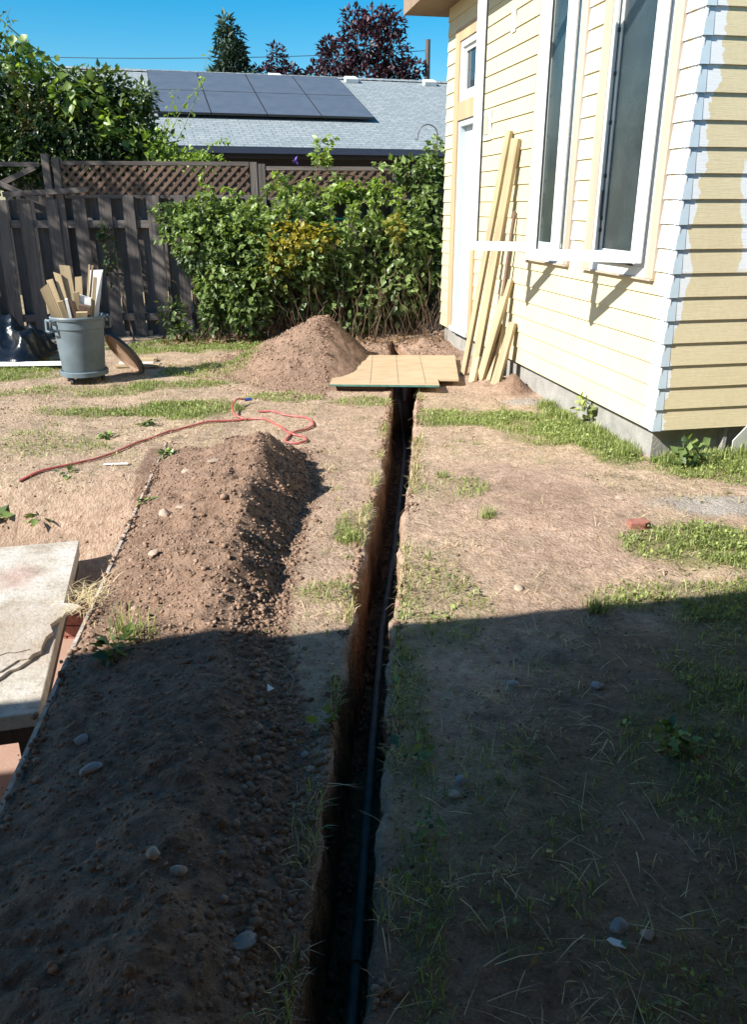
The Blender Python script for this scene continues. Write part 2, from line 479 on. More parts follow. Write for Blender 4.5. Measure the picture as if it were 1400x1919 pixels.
def plywood_mat():
    m, nt, b = newmat('plywood_face')
    v = coords(nt, (1.1, 7, 9))
    w = N(nt, 'ShaderNodeTexNoise', Scale=2.4, Detail=7.0, Roughness=0.66, Distortion=1.6)
    nt.links.new(v, w.inputs['Vector'])
    r = ramp(nt, w.outputs['Fac'], [(0.28, (0.31, 0.20, 0.11)), (0.5, (0.43, 0.315, 0.195)), (0.72, (0.49, 0.38, 0.25))])
    nt.links.new(r.outputs[0], b.inputs['Base Color']); b.inputs['Roughness'].default_value = 0.75
    bump(nt, b, w.outputs['Fac'], 0.001)
    return m
M['plywood'] = plywood_mat()
M['plyedge'] = plain('green_painted_edge', (0.06, 0.17, 0.14), 0.8, 0.3, 14)
M['chalk'] = plain('pencil_line', (0.20, 0.15, 0.10), 0.9, 0.2, 14)

def slab_mat():
    m, nt, b = newmat('stained_slab')
    v = coords(nt)
    f = noise(nt, v, 5, 7, 0.65); f2 = noise(nt, v, 38, 5, 0.65)
    r = ramp(nt, f, [(0.3, (0.25, 0.21, 0.16)), (0.48, (0.42, 0.38, 0.32)), (0.7, (0.52, 0.50, 0.46))])
    r2 = ramp(nt, f2, [(0.28, 0.45), (0.42, 0.95), (0.7, 1.08)])
    c = mixc(nt, 1.0, r.outputs[0], r2.outputs[0], 'MULTIPLY')
    # a faded red stain
    t = nt.nodes.new('ShaderNodeTexCoord')
    mp = nt.nodes.new('ShaderNodeMapping'); mp.inputs['Location'].default_value = (0.24, -1.28, 0); mp.inputs['Scale'].default_value = (6, 4.2, 1)
    mp.vector_type = 'POINT'
    mp.inputs['Location'].default_value = (6 * 0.27, -4.2 * 1.27, 0)
    nt.links.new(t.outputs['Object'], mp.inputs['Vector'])
    g = N(nt, 'ShaderNodeTexGradient'); g.gradient_type = 'SPHERICAL'; nt.links.new(mp.outputs[0], g.inputs['Vector'])
    k = math_(nt, 'MULTIPLY', g.outputs['Fac'], math_(nt, 'ADD', f2, 0.1), True)
    c = mixc(nt, k, c, (0.36, 0.10, 0.075))
    sx = nt.nodes.new('ShaderNodeSeparateXYZ'); nt.links.new(t.outputs['Object'], sx.inputs[0])
    br_ = ramp(nt, math_(nt, 'ADD', sx.outputs[1], math_(nt, 'MULTIPLY', math_(nt, 'SUBTRACT', f, 0.5), 0.5)), [(0.28, 0.0), (0.45, 0.75), (0.80, 0.7), (1.0, 0.0)])
    c = mixc(nt, math_(nt, 'MULTIPLY', br_.outputs[0], 0.55), c, (0.27, 0.185, 0.115))
    nt.links.new(c, b.inputs['Base Color']); b.inputs['Roughness'].default_value = 0.85
    bump(nt, b, math_(nt, 'ADD', f, f2), 0.006)
    return m
M['slab'] = slab_mat()

# ------------------------------------------------------------------ ground
XW = lambda y: -1.03 - (y - 1.75) * 0.1175           # line of the concrete edge
TY = [-3.0, 0.2, 1.18, 1.65, 2.8, 3.86, 4.8, 7.2, 9.1, 10.4, 14.0]
TX = [-0.25, -0.14, -0.085, -0.068, -0.008, 0.055, 0.14, 0.285, 0.31, 0.22, 0.22]
def xt(y): return np.interp(y, TY, TX)
def tw(y): return np.interp(y, [-1, 1.2, 2.8, 5, 7.2, 9, 9.9, 10.15], [0.075, 0.078, 0.088, 0.094, 0.112, 0.115, 0.07, 0.0]) + 0.009 * fbm(y * 4.0, y * 0 + 3.3, 5, 3)
def td(y): return 0.60 * ss(10.25, 9.5, y) * ss(-2.6, -2.2, y)
PCY = [0, 1.34, 1.82, 2.28, 2.54, 2.91, 3.39, 3.84, 4.31, 4.88, 5.5]
PCX = [-.42, -.48, -.52, -.55, -.58, -.60, -.62, -.63, -.63, -.66, -.66]
PHY = [-1, 0, 1.0, 2.0, 2.6, 2.9, 3.2, 3.6, 4.1, 4.6, 5.0, 5.25, 5.45]
PHH = [0.08, .11, .13, .11, .07, .09, .16, .235, .29, .315, .27, .14, 0.0]
PRY = [0, 1.48, 2.1, 2.68, 2.89, 3.46, 4.17, 4.68, 5.3, 5.6]
PRX = [-.19, -.21, -.26, -.40, -.42, -.44, -.42, -.385, -.5, -.56]
def softmin(a, b, k=10.0):
    return -np.log(np.exp(-k * a) + np.exp(-k * b)) / k
def bank(y): return np.where(y < 4.12, -0.95, -0.48 * (1 - ss(4.12, 4.9, y)))
PATCH = [  # green patches: x, y, rx, ry, strength
    (.78, 6.32, .5, .30, 1.), (1.28, 6.12, .42, .30, 1.), (1.66, 5.55, .25, .55, 1.), (1.30, 5.72, .3, .25, .7),
    (2.35, 5.0, .55, .42, 1.), (2.9, 4.6, .6, .6, .7), (1.72, 3.72, .42, .26, 1.), (2.2, 3.3, .5, .45, .75), (1.35, 3.12, .35, .16, .55),
    (-2.3, 6.5, .42, .15, .9), (-1.6, 6.62, .46, .32, 1.), (-3.6, 8.25, .65, .45, .75), (-2.2, 9.75, 1.3, .45, .85),
    (-1.75, 8.2, .55, .35, .7), (-1.9, 7.55, .55, .2, .6), (-2.9, 7.2, .7, .2, .35),
    (1.05, 2.05, .30, .36, .5), (.42, 1.75, .25, .4, .25), (.12, 2.1, .07, .9, .4), (.9, 1.3, .4, .3, .25), (1.5, 2.6, .45, .45, .45),
    (-.12, 3.9, .10, .25, .55), (-.2, 3.2, .14, .12, .5), (-.05, 6.9, .3, .16, .4), (-.8, 7.0, .35, .15, .4),
    (.5, 4.5, .2, .18, .35), (-3.2, 5.0, .25, .3, .35), (-2.4, 5.5, .5, .3, .2), (.3, 3.2, .2, .5, .3)]
BARE = [(1.0, 4.25, .62, .95, 1.), (.75, 3.3, .5, .5, .75), (1.2, 2.45, .45, .4, .9), (.55, 5.4, .5, .4, .35), (.3, 8.0, 1.7, 1.2, .8),
        (.0, 9.8, 1.6, 1.0, 1.), (-.75, 8.6, 1.25, 1.35, 1.), (1.3, 7.3, .7, .5, .8), (.8, 1.2, .7, .8, .8), (-.2, 5.0, .38, 2.4, .7), (.5, 3.6, .45, .9, .6), (-3.2, 6.9, .9, .35, .5), (-2.3, 5.2, .5, .35, .5), (-1.9, 3.9, 1.3, .9, .9)]
def blobs(x, y, L, k=1.3):
    o = np.zeros_like(np.asarray(x, float))
    w = fbm(np.asarray(x) * 2.6, np.asarray(y) * 2.6, 31, 3) * 0.55
    for (cx, cy, rx_, ry_, s) in L:
        d2 = np.sqrt(((x - cx) / rx_) ** 2 + ((y - cy) / ry_) ** 2) + w
        o = np.maximum(o, s * (1 - ss(0.72, 1.2, d2)))
    return o
def zg(x, y, fine=True):
    """ground height without the trench"""
    x = np.asarray(x, float); y = np.asarray(y, float)
    z = 0.022 * fbm(x * 0.9, y * 0.9, 1, 3)
    z = z + 0.05 * np.exp(-(((x - 1.05) / .55) ** 2 + ((y - 4.2) / .75) ** 2)) + 0.03 * np.exp(-(((x - 1.3) / .4) ** 2 + ((y - 2.35) / .4) ** 2))
    near = ss(40, 14, np.hypot(x, y))
    z = z * near
    if fine: z = z + near * (0.013 * fbm(x * 6, y * 6, 2, 3) + 0.012 * fbm(x * 2.6, y * 2.6, 4, 3) + 0.006 * fbm(x * 26, y * 26, 3, 2))
    # gentle rise towards the fence
    z = z + 0.10 * ss(9.5, 11.5, y) * ss(-3.0, 0.5, x) * near
    # long spoil heap
    xc = np.interp(y, PCY, PCX); xr = np.interp(y, PRY, PRX); xl = XW(y) + 0.0
    H = np.interp(y, PHY, PHH) * .92
    wob = 0.075 * fbm(y * 3.1, y * 0 + 1, 9, 3)
    a = (x - xl) / (xc + wob - xl); b_ = (xr - x) / (xr - xc - wob)
    t = np.clip(softmin(a, b_), 0, 1.0)
    lump = 1.0 if not fine else 1 + 0.42 * fbm(x * 5.5, y * 5.5, 21, 4)
    hp = H * (t ** 0.9) * lump
    if fine: hp = hp + (0.016 * fbm(x * 22, y * 22, 23, 3) + 0.012 * fbm(x * 55, y * 55, 29, 2)) * ss(0, 0.2, t) * (H > 0.01)
    z = z + hp
    # cone heap behind the plywood
    dx = x + 0.55; dy = y - 8.75
    rx_ = np.where(dx > 0, 0.56, 1.06); ry_ = np.where(dy > 0, 1.0, 1.5)
    q = np.sqrt((dx / rx_) ** 2 + (dy / ry_) ** 2) + (0.10 * fbm(x * 2.3, y * 2.3, 47, 4) if fine else 0)
    q = np.maximum(q, 0)
    cone = 0.52 * np.clip(1 - q, 0, 1) ** 1.0
    cone = np.where(q < 0.12, 0.52 * (0.88 - 0.0) - 0.25 * q * q, cone)
    if fine: cone = cone * (1 + 0.22 * fbm(x * 5, y * 5, 41, 3)) + (0.018 * fbm(x * 20, y * 20, 43, 3)) * ss(1.05, 0.8, q)
    z = z + cone
    # small heaps near the far house corner and under the leaning boards
    for (cx, cy, r, h) in ((.78, 10.75, .42, .30), (.2, 10.7, .7, .10), (1.28, 7.35, .2, .15), (1.12, 7.75, .2, .08), (.62, 9.7, .22, .10)):
        q = np.hypot(x - cx, y - cy) / r
        z = z + h * np.clip(1 - q, 0, 1) ** 1.2 * (1 + (0.5 * fbm(x * 9, y * 9, 51, 3) if fine else 0))
    # shallow hollow in the shade
    z = z - 0.035 * np.exp(-(((x - .62) / .13) ** 2 + ((y - 2.62) / .06) ** 2))
    # the lower ground left of the concrete edge
    xw = XW(y)
    lf = 1 - ss(xw - 0.042, xw - 0.008, x)
    return z * (1 - lf) + (bank(y) + 0.02 * fbm(x * 3, y * 3, 61, 3) * (y > 4.12) + z * (y > 5.5)) * lf
def zgf(x, y): return float(zg(np.array([x]), np.array([y]))[0])

def build_ground():
    ys = [-3.0, -2.6, -2.2, -1.6, -1.0, -0.4, 0.1, 0.5]
    while ys[-1] < 12.0: ys.append(ys[-1] + max(0.013, 0.0058 * ys[-1]))
    g = 0.1
    while ys[-1] < 600: ys.append(ys[-1] + g); g *= 1.28
    ys = np.array([-60.0, -20.0, -8.0] + ys)
    left = []; u = 0.014
    st = 0.012
    while u < 300:
        left.append(u)
        if u < 1.7: st = 0.017
        elif u < 5: st = min(st * 1.05, 0.08)
        else: st *= 1.3
        u += st
    left = np.array(left)
    fl = np.linspace(0, 1, 9)
    ncol = len(left) * 2 + 9 * 2 + 3
    Y = np.repeat(ys[:, None], ncol, 1)
    w = np.maximum(tw(ys), 0.0)[:, None]; d = td(ys)[:, None]; c = xt(ys)[:, None]
    nz = lambda s: 0.030 * fbm(Y[:, :9] * 5.5, fl[None] * 2.2 + s, int(s), 4) * ss(0, 0.25, d) + 0.020 * fbm(Y[:, :9] * 17, fl[None] * 6 + s, int(s) + 3, 2) * ss(0, 0.25, d)
    Lx = -w - left[::-1][None]
    Lw = -w + fl[None] * 0.012 + nz(71.0)
    Rw = w - fl[::-1][None] * 0.012 + nz(83.0)
    Rx = w + left[None]
    mid = np.array([-0.5, 0, 0.5])[None] * w
    U = np.concatenate([Lx, Lw, mid, Rw, Rx], 1)
    X = c + U
    # the free edges follow the first wall column
    k = len(left)
    for j in range(4):
        fd = (4 - j) / 5
        X[:, k - 1 - j] += (nz(71.0)[:, 0]) * fd
        X[:, k + 21 + j] += (nz(83.0)[:, -1]) * fd
    Z = zg(X, Y)
    dep = np.zeros_like(Z)
    dep[:, k:k + 9] = fl[None] * d
    dep[:, k + 9:k + 12] = d * 1.01
    dep[:, k + 12:k + 21] = fl[::-1][None] * d
    ztop = zg(c + 0 * c, ys[:, None])
    inner = slice(k, k + 21)
    zl = Z[:, k - 1:k]; zr = Z[:, k + 21:k + 22]
    mixf = np.clip((U[:, inner] + w) / np.maximum(2 * w, 1e-4), 0, 1)
    Z[:, inner] = np.where(d > 0.01, zl * (1 - mixf) + zr * mixf, Z[:, inner]) - dep[:, inner]
    Z[:, inner] += np.where(dep[:, inner] > 0.3, 0.02 * fbm(X[:, inner] * 12, Y[:, inner] * 12, 91, 3), 0)
    # crumbled lips
    for j, kk in ((0, k), (0, k + 20)):
        Z[:, kk] -= 0.02 * ss(0, .2, d[:, 0]) * (0.5 + vn(ys * 22, ys * 0 + kk, 95))
    soil = blobs(X, Y, BARE)
    xw = XW(Y)
    hH = np.interp(Y, PHY, PHH); xr = np.interp(Y, PRY, PRX)
    onp = ((X > xw - 0.12) & (X < xr + 0.08) & (hH > 0.02)).astype(float)
    soil = np.maximum(soil, onp)
    soil = np.clip(np.maximum(soil, 0.30 + 0.35 * fbm(X * 1.7, Y * 1.7, 33, 3)), 0, 1)
    edge = np.exp(-np.maximum(np.abs(U) - w, 0) / 0.06) * (d > 0.05)
    soil = np.maximum(soil, edge)
    green = blobs(X, Y, PATCH) * (1 - onp) * (np.abs(U) > w + 0.02)
    green = np.maximum(green, 0.4 * ss(11, 13, Y) )
    grav = blobs(X, Y, [(1.95, 4.25, .42, .2, .8), (2.4, 4.1, .4, .2, .6), (1.45, 6.9, .3, .12, .7)])
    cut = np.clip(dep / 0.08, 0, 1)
    cone_ = (((X + .55) / np.where(X > -.55, .62, 1.12)) ** 2 + ((Y - 8.75) / np.where(Y > 8.75, 1.05, 1.55)) ** 2 < 1).astype(float)
    fresh_and_shade = np.maximum(onp, cone_ * .9)
    fresh_and_shade = np.maximum(fresh_and_shade, 1.0 * blobs(X, Y, [(1.2, 2.25, .75, .75, 1.), (.75, 1.1, .9, .7, 1.), (.3, 9.6, .9, .9, .6), (1.28, 7.4, .25, .3, 1.), (1.0, 4.3, .35, .4, .35)]))  # the near blobs put darker foreground shade into the soil colour
    fresh_and_shade = np.clip(fresh_and_shade + .15 * fbm(X * 5, Y * 5, 37, 3) * (fresh_and_shade > .05), 0, 1)
    n, mcol = X.shape
    V = np.stack([X, Y, Z], -1).reshape(-1, 3)
    idx = np.arange(n * mcol).reshape(n, mcol)
    F = np.stack([idx[:-1, :-1], idx[:-1, 1:], idx[1:, 1:], idx[1:, :-1]], -1).reshape(-1, 4)
    me = npmesh('ground', V, [F], M['earth'], True, {'soil': soil.ravel(), 'green': green.ravel() * 0.75, 'gravel': grav.ravel(), 'cut': cut.ravel(), 'fresh_and_shade': fresh_and_shade.ravel()})
    o = link('ground', me)
    tag(o, 'bare tan yard soil with a narrow trench dug straight through it', 'ground', kind='structure')
build_ground()

# lower patio and the concrete edge that holds the yard back
pm = MB()
pm.prism([(-6.5, -1.0), (XW(-1.0) - .052, -1.0), (XW(4.1) - .052, 4.1), (-6.5, 4.1)], -0.97, -0.75)
tag(pm.build('patio', M['patio']), 'sunken pink concrete patio at the lower left under the stone slab', 'patio', kind='structure')

def edge_wall():
    ys = np.arange(-1.0, 5.62, 0.06); V = []; F = []
    for i, y in enumerate(ys):
        x = XW(y); n = 0.003 * fbm(np.array([y * 3]), np.array([1.0]), 3, 3)[0]
        zt = 0.026 + 0.005 * fbm(np.array([y * 3]), np.array([5.0]), 7, 3)[0]
        for (dx, z) in ((-.05 + n, -1.1), (-.042 + n, zt - .05), (-.034 + n, zt - .032), (-.016 + n, zt - .026), (n, zt - .045), (0, -1.1)):
            V.append((x + dx, y, z))
    for i in range(len(ys) - 1):
        for k in range(5):
            a = i * 6 + k; F.append((a, a + 1, a + 7, a + 6))
    F.append((0, 5, 4, 3, 2, 1))
    m = MB(); m.v = V; m.f = F; L = (len(ys) - 1) * 6; m.f.append(tuple(L + k for k in range(6)))
    tag(m.build('retaining_wall', M['edge']), 'low grey concrete wall edge along the left foot of the long dirt heap', 'wall')
edge_wall()
st = empty('brick_step', (-1.55, 4.12, -.95), 0, 'low course of red bricks edging the sunken patio behind the stone slab', 'brick edging')
bme = MB().box((-.098, -.046, 0), (.098, .046, .062)).mesh('brick', M['brick'])
for r_ in range(6):
    for k in range(14):
        x = 0.11 - .206 * k - (.1 if r_ % 2 else 0)
        link('brick', bme, st, (x - .03, 0, .07 * r_ + .01))

# ------------------------------------------------------------------ scatter: clods, pebbles
ICO = None
def ico():
    p = (1 + 5 ** .5) / 2
    v = np.array([(-1, p, 0), (1, p, 0), (-1, -p, 0), (1, -p, 0), (0, -1, p), (0, 1, p), (0, -1, -p), (0, 1, -p), (p, 0, -1), (p, 0, 1), (-p, 0, -1), (-p, 0, 1)], float)
    v /= np.linalg.norm(v[0])
    f = np.array([(0, 11, 5), (0, 5, 1), (0, 1, 7), (0, 7, 10), (0, 10, 11), (1, 5, 9), (5, 11, 4), (11, 10, 2), (10, 7, 6), (7, 1, 8), (3, 9, 4), (3, 4, 2), (3, 2, 6), (3, 6, 8), (3, 8, 9), (4, 9, 5), (2, 4, 11), (6, 2, 10), (8, 6, 7), (9, 8, 1)])
    return v, f
IV, IF = ico()
def clods(name, x, y, s, label, cat, mat=None, sink=0.25, tint=None, z=None):
    n = len(x)
    if z is None: z = zg(x, y)
    sc = RNG.uniform(0.65, 1.2, (n, 1, 3)) * s[:, None, None]
    sc[:, :, 2] *= 0.75
    J = 1 + RNG.uniform(-.28, .28, (n, 12, 1))
    a = RNG.uniform(0, 6.28, n); ca, sa = np.cos(a)[:, None], np.sin(a)[:, None]
    P = IV[None] * J * sc
    Q = np.stack([P[..., 0] * ca - P[..., 1] * sa, P[..., 0] * sa + P[..., 1] * ca, P[..., 2]], -1)
    Q[..., 0] += x[:, None]; Q[..., 1] += y[:, None]; Q[..., 2] += (z + s * (0.75 - 2 * sink) * 0.5)[:, None]
    F = (IF[None] + (np.arange(n) * 12)[:, None, None]).reshape(-1, 3)
    t = RNG.uniform(0, .85, n) if tint is None else tint
    me = npmesh(name, Q.reshape(-1, 3), [F], mat or M['clod'], False, {'tint': np.repeat(t, 12)})
    return tag(link(name, me), label, cat, kind='stuff')
def outside_trench(x, y, m=0.02): return np.abs(x - xt(y)) > tw(y) + m

n = 15000
y = RNG.uniform(1.0, 5.5, n); xl = XW(y); xr = np.interp(y, PRY, PRX)
t = RNG.beta(1.1, 0.9, n); x = xl + 0.01 + t * (xr + 0.05 - xl)
s = (0.0022 + 0.009 * RNG.random(n) ** 3.6 + 0.016 * (RNG.random(n) > 0.985) * RNG.random(n)) * np.where(y < 2.6, .75, 1.)
clods('soil_clods', x, y, s, 'loose brown clods covering the long heap left of the trench', 'clods')
# rolled clods at the foot of the right flank
n = 3800
y = RNG.uniform(1.2, 5.4, n); x = np.interp(y, PRY, PRX) + RNG.normal(-0.04, 0.07, n)
k = outside_trench(x, y); x, y = x[k], y[k]
s = 0.003 + 0.013 * RNG.random(len(x)) ** 2.4
clods('rolled_clods', x, y, s, 'bigger clods rolled to the right foot of the long heap', 'clods')
n = 7000
rr = RNG.random(n) ** .6 * 1.25; a = RNG.uniform(0, 6.28, n)
x = -0.55 + np.cos(a) * rr * np.where(np.cos(a) > 0, .62, 1.05); y = 8.75 + np.sin(a) * rr * np.where(np.sin(a) > 0, 1., 1.45)
s = 0.004 + 0.014 * RNG.random(n) ** 3
k = outside_trench(x, y) & ((x < -.42) | (y < 7.1) | (y > 8.85)); x, y, s = x[k], y[k], s[k]
clods('heap_clods', x, y, s, 'loose clods on the cone shaped heap beside the plywood', 'clods')
n = 16000
y = 0.9 + 9.5 * RNG.random(n) ** 1.5; x = RNG.uniform(-1, 1, n) * (0.55 + y * 0.42) + 0.4
k = outside_trench(x, y) & (x > XW(y) + .02) & ~((y > 7.1) & (y < 8.8) & (x > -.45) & (x < .95)) & ~((x > -0.2 + 2.0) & (y > 5.1) & (x > 1.8 - (y - 5.2) * .2))
x, y = x[k], y[k]
s = 0.0015 + 0.0045 * RNG.random(len(x)) ** 3 + 0.001 * y * 0.35
clods('pebbles', x, y, s, 'small pebbles and crumbs strewn over the yard', 'pebbles')
n = 1500
y = RNG.uniform(4.2, 7.6, n); x = RNG.uniform(-4.0, -1.4, n); k = x < XW(y) - .12
x, y = x[k], y[k]
clods('lawn_crumbs', x, y, 0.003 + .008 * RNG.random(len(x)) ** 3, 'soil crumbs on the dry lawn at the left', 'pebbles')
# crumbled sods along the trench lips
n = 2600
y = RNG.uniform(1.0, 7.15, n); sd = RNG.choice([-1, -1, 1], n); k = vn(y * 5 + sd * 3, y * 0, 66) > .35; y, sd = y[k], sd[k]
x = xt(y) + sd * (tw(y) + .006 + np.abs(RNG.normal(0, .022, len(y))))
clods('lip_crumbs', x, y, .003 + .015 * RNG.random(len(x)) ** 2.4, 'crumbled soil and sods lying along the trench lips', 'clods')
# crumbs spilled over the concrete edge
n = 420
y = RNG.uniform(1.6, 5.6, n); x = XW(y) + RNG.normal(.0, .02, n)
clods('edge_crumbs', x, y, .003 + .013 * RNG.random(n) ** 2.5, 'crumbs of soil spilled over the concrete edge of the long heap', 'clods', z=np.full(n, .008))
# far dig
n = 1600
y = RNG.uniform(8.9, 11.0, n); x = RNG.uniform(-.3, .95, n); k = outside_trench(x, y); x, y = x[k], y[k]
clods('dig_clods', x, y, 0.005 + .018 * RNG.random(len(x)) ** 3, 'clods round the far end of the trench by the bushes', 'clods')

n = 1500
y = RNG.uniform(1.0, 7.4, n); sd = RNG.choice([-1, 1], n); x = xt(y) + sd * (tw(y) - .012 - RNG.random(n) ** 1.5 * .05)
clods('trench_crumbs', x, y, .004 + .017 * RNG.random(n) ** 2.5, 'soil crumbs fallen to the trench bottom beside the conduit', 'clods', z=np.full(n, -.592))
rt = MB()
for _ in range(230):
    q = random.uniform(1.1, 7.0); sd_ = random.choice((-1, -1, 1)); dz = random.uniform(.02, .30) ** 1.2
    p0 = Vector((float(xt(q)) + sd_ * (float(tw(np.array([q]))[0]) + .012), q, -dz)); L_ = random.uniform(.03, .10)
    p1 = p0 + Vector((-sd_ * L_ * random.uniform(.3, .8), random.uniform(-.05, .05), -L_ * random.uniform(.0, .9)))
    rt.tube([p0, p0.lerp(p1, .5) + Vector((0, 0, .01)), p1], [.0016, .0012, .0007], 4, False)
ROOTS = rt

def stone(x, y, r, label, mat='stone', flat=0.6, zadd=0.0, seed=0, elong=1.2, kind='stone'):
    rs = np.random.default_rng(seed + 5); r = r * .82
    v = []; f = []; nu, nv = 12, 7
    for j in range(nv + 1):
        th = math.pi * j / nv
        for i in range(nu):
            ph = 2 * math.pi * i / nu
            q = np.array([math.sin(th) * math.cos(ph) * elong, math.sin(th) * math.sin(ph), math.cos(th) * flat])
            q *= 1 + 0.34 * (float(vn(np.array([q[0] * 1.5 + seed * 3.3 + 7]), np.array([q[1] * 1.5 + q[2] * 1.3 + seed]), 5)[0]) - .5) * 2
            v.append(tuple(q * r))
    for j in range(nv):
        for i in range(nu):
            i2 = (i + 1) % nu
            f.append((j * nu + i, (j + 1) * nu + i, (j + 1) * nu + i2, j * nu + i2))
    m = MB(); m.v = v; m.f = f
    o = m.build(kind, M[mat], None, True)
    o.location = (x, y, zgf(x, y) + r * flat * 0.45 + zadd); o.rotation_euler = (rs.uniform(-.2, .2), rs.uniform(-.2, .2), rs.uniform(0, 6))
    return tag(o, label, 'stone')
stone(1.41, 4.30, .030, 'round tan stone on the bare soil right of the trench, nearest the house corner', seed=1)
stone(.65, 3.22, .030, 'flat buff stone just beyond the shadow edge right of the trench', flat=.5, seed=2)
stone(.80, 2.44, .026, 'round grey stone lying on the dark bare soil in the shade at right', 'bluestone', seed=3)
stone(.50, 2.45, .022, 'small grey stone in the shade near dry grass right of the trench', 'bluestone', seed=4)
stone(.235, 1.87, .024, 'flat tan stone of the close pair beside the trench in the shade', flat=.5, seed=5)
stone(.262, 1.93, .021, 'grey stone of the close pair beside the trench in the shade', 'bluestone', seed=6)
stone(-.29, 1.35, .030, 'smooth blue grey stone low on the shaded heap near the trench', 'bluestone', seed=7, elong=1.35)
stone(.58, 1.41, .024, 'round slate grey stone low in the picture in the dark grass', 'bluestone', seed=8)
stone(.64, 1.39, .020, 'brown flat stone right of the slate grey stone in the dark grass', flat=.5, seed=9)
stone(-.215, 2.06, .015, 'small pale stone on the trench side of the shaded heap', 'bluestone', seed=10)
stone(-.19, 1.99, .017, 'small tan stone nearest the trench edge in the shade', seed=11)
stone(-.47, 1.50, .022, 'tan stone on top of the shaded heap, right of its neighbour', seed=12, flat=.55)
stone(-.54, 1.53, .020, 'brown stone on top of the shaded heap, left of its neighbour', seed=13, flat=.6)
stone(-1.12, 4.0, .036, 'tan block shaped stone on the sunny left slope of the long heap', seed=14, elong=1.1, flat=.85)
stone(-1.14, 4.62, .032, 'rounded stone near the far left end of the long heap', seed=15, flat=.6)
stone(-.92, 2.10, .028, 'pale grey stone on the shaded left slope of the heap', 'bluestone', seed=16)
stone(-.83, 1.92, .026, 'grey brown stone on the shaded left slope, nearer the camera', 'bluestone', seed=17, elong=1.5)
stone(-.94, 4.5, .030, 'flat pale shard on the sunny slope of the long heap', seed=18, flat=.3, elong=1.7)
stone(-.98, 3.85, .026, 'small pinkish shard in the middle of the sunny slope', 'stone', seed=19, flat=.35, elong=1.4)
stone(-1.03, 3.42, .026, 'brown lump low on the sunny slope above the stone slab', seed=20)

# half buried broken brick
hb = empty('broken_brick', (1.385, 3.88, zgf(1.385, 3.88)), R(8), 'broken red brick half buried in the bare soil at right', 'brick')
MB().prism([(-.055, -.03), (.02, -.035), (.055, -.02), (.052, .035), (-.05, .04)], -.03, .035).build('brick_body', M['brick'], hb, bevel=.004)

tag(ROOTS.build('cut_roots', M['stem']), 'thin cut roots sticking out of the trench walls', 'roots', kind='stuff')

# ------------------------------------------------------------------ grass
def blades(name, x, y, L, wid, lean, mat, label, cat, z=None, tint=None, curl=0.5):
    n = len(x)
    if z is None: z = zg(x, y)
    a = RNG.uniform(0, 6.28, n)
    dx, dy = np.cos(a), np.sin(a)
    h = L * np.cos(lean); o = L * np.sin(lean)
    px, py = -dy * wid / 2, dx * wid / 2
    b0 = np.stack([x - px, y - py, z - .003], -1); b1 = np.stack([x + px, y + py, z - .003], -1)
    mx_ = x + dx * o * .42; my_ = y + dy * o * .42; mz = z + h * .62
    m0 = np.stack([mx_ - px * .8, my_ - py * .8, mz], -1); m1 = np.stack([mx_ + px * .8, my_ + py * .8, mz], -1)
    tp = np.stack([x + dx * o, y + dy * o, z + h * (1 - curl * np.sin(lean) * .5)], -1)
    V = np.stack([b0, b1, m1, m0, tp], 1).reshape(-1, 3)
    i = np.arange(n) * 5
    Q = np.stack([i, i + 1, i + 2, i + 3], -1); T = np.stack([i + 3, i + 2, i + 4], -1)
    t = RNG.random(n) if tint is None else tint
    me = npmesh(name, V, [Q, T], mat, True, {'tint': np.repeat(t, 5)})
    return tag(link(name, me), label, cat, kind='stuff')
def house_clear(x, y):   # outside the house footprint
    dx = x - 1.856; dy = y - 5.176
    lx = dx * .9813 + dy * .1925; ly = -dx * .1925 + dy * .9813
    return ~((lx > -0.0) & (ly > -0.0))
def clear(x, y, m=.0):
    hH = np.interp(y, PHY, PHH); xr = np.interp(y, PRY, PRX)
    onp = (x > XW(y) - .12) & (x < xr - .02) & (hH > .02)
    ply = (x > -.42) & (x < .92) & (y > 7.2) & (y < 8.8)
    pat = (x < XW(y)) & (y < 4.2)
    return outside_trench(x, y, m) & ~onp & ~ply & ~pat & house_clear(x, y)
def sample_patches(L, per):
    xs, ys_ = [], []
    for (cx, cy, rx_, ry_, s_) in L:
        n = int(per * rx_ * ry_ * 4 * 1.4)
        xs.append(cx + RNG.uniform(-1.2, 1.2, n) * rx_); ys_.append(cy + RNG.uniform(-1.2, 1.2, n) * ry_)
    x = np.concatenate(xs); y = np.concatenate(ys_)
    g = blobs(x, y, L) * (0.12 + 1.1 * ss(.3, .62, .6 * vn(x * 5, y * 5, 77) + .4 * vn(x * 17, y * 17, 78)))
    k = (RNG.random(len(x)) < g) & clear(x, y)
    return x[k], y[k]
x, y = sample_patches(PATCH, 8500)
L = RNG.uniform(.015, .05, len(x))
blades('green_grass', x, y, L, RNG.uniform(.0025, .0055, len(x)) * (0.7 + y * .07), RNG.uniform(.1, 1.25, len(x)), M['grass'],
       'patches of short green grass growing on the bare yard', 'grass', tint=np.clip(RNG.random(len(x)) * .8 + .25 * vn(x * 3, y * 3, 5), 0, 1))
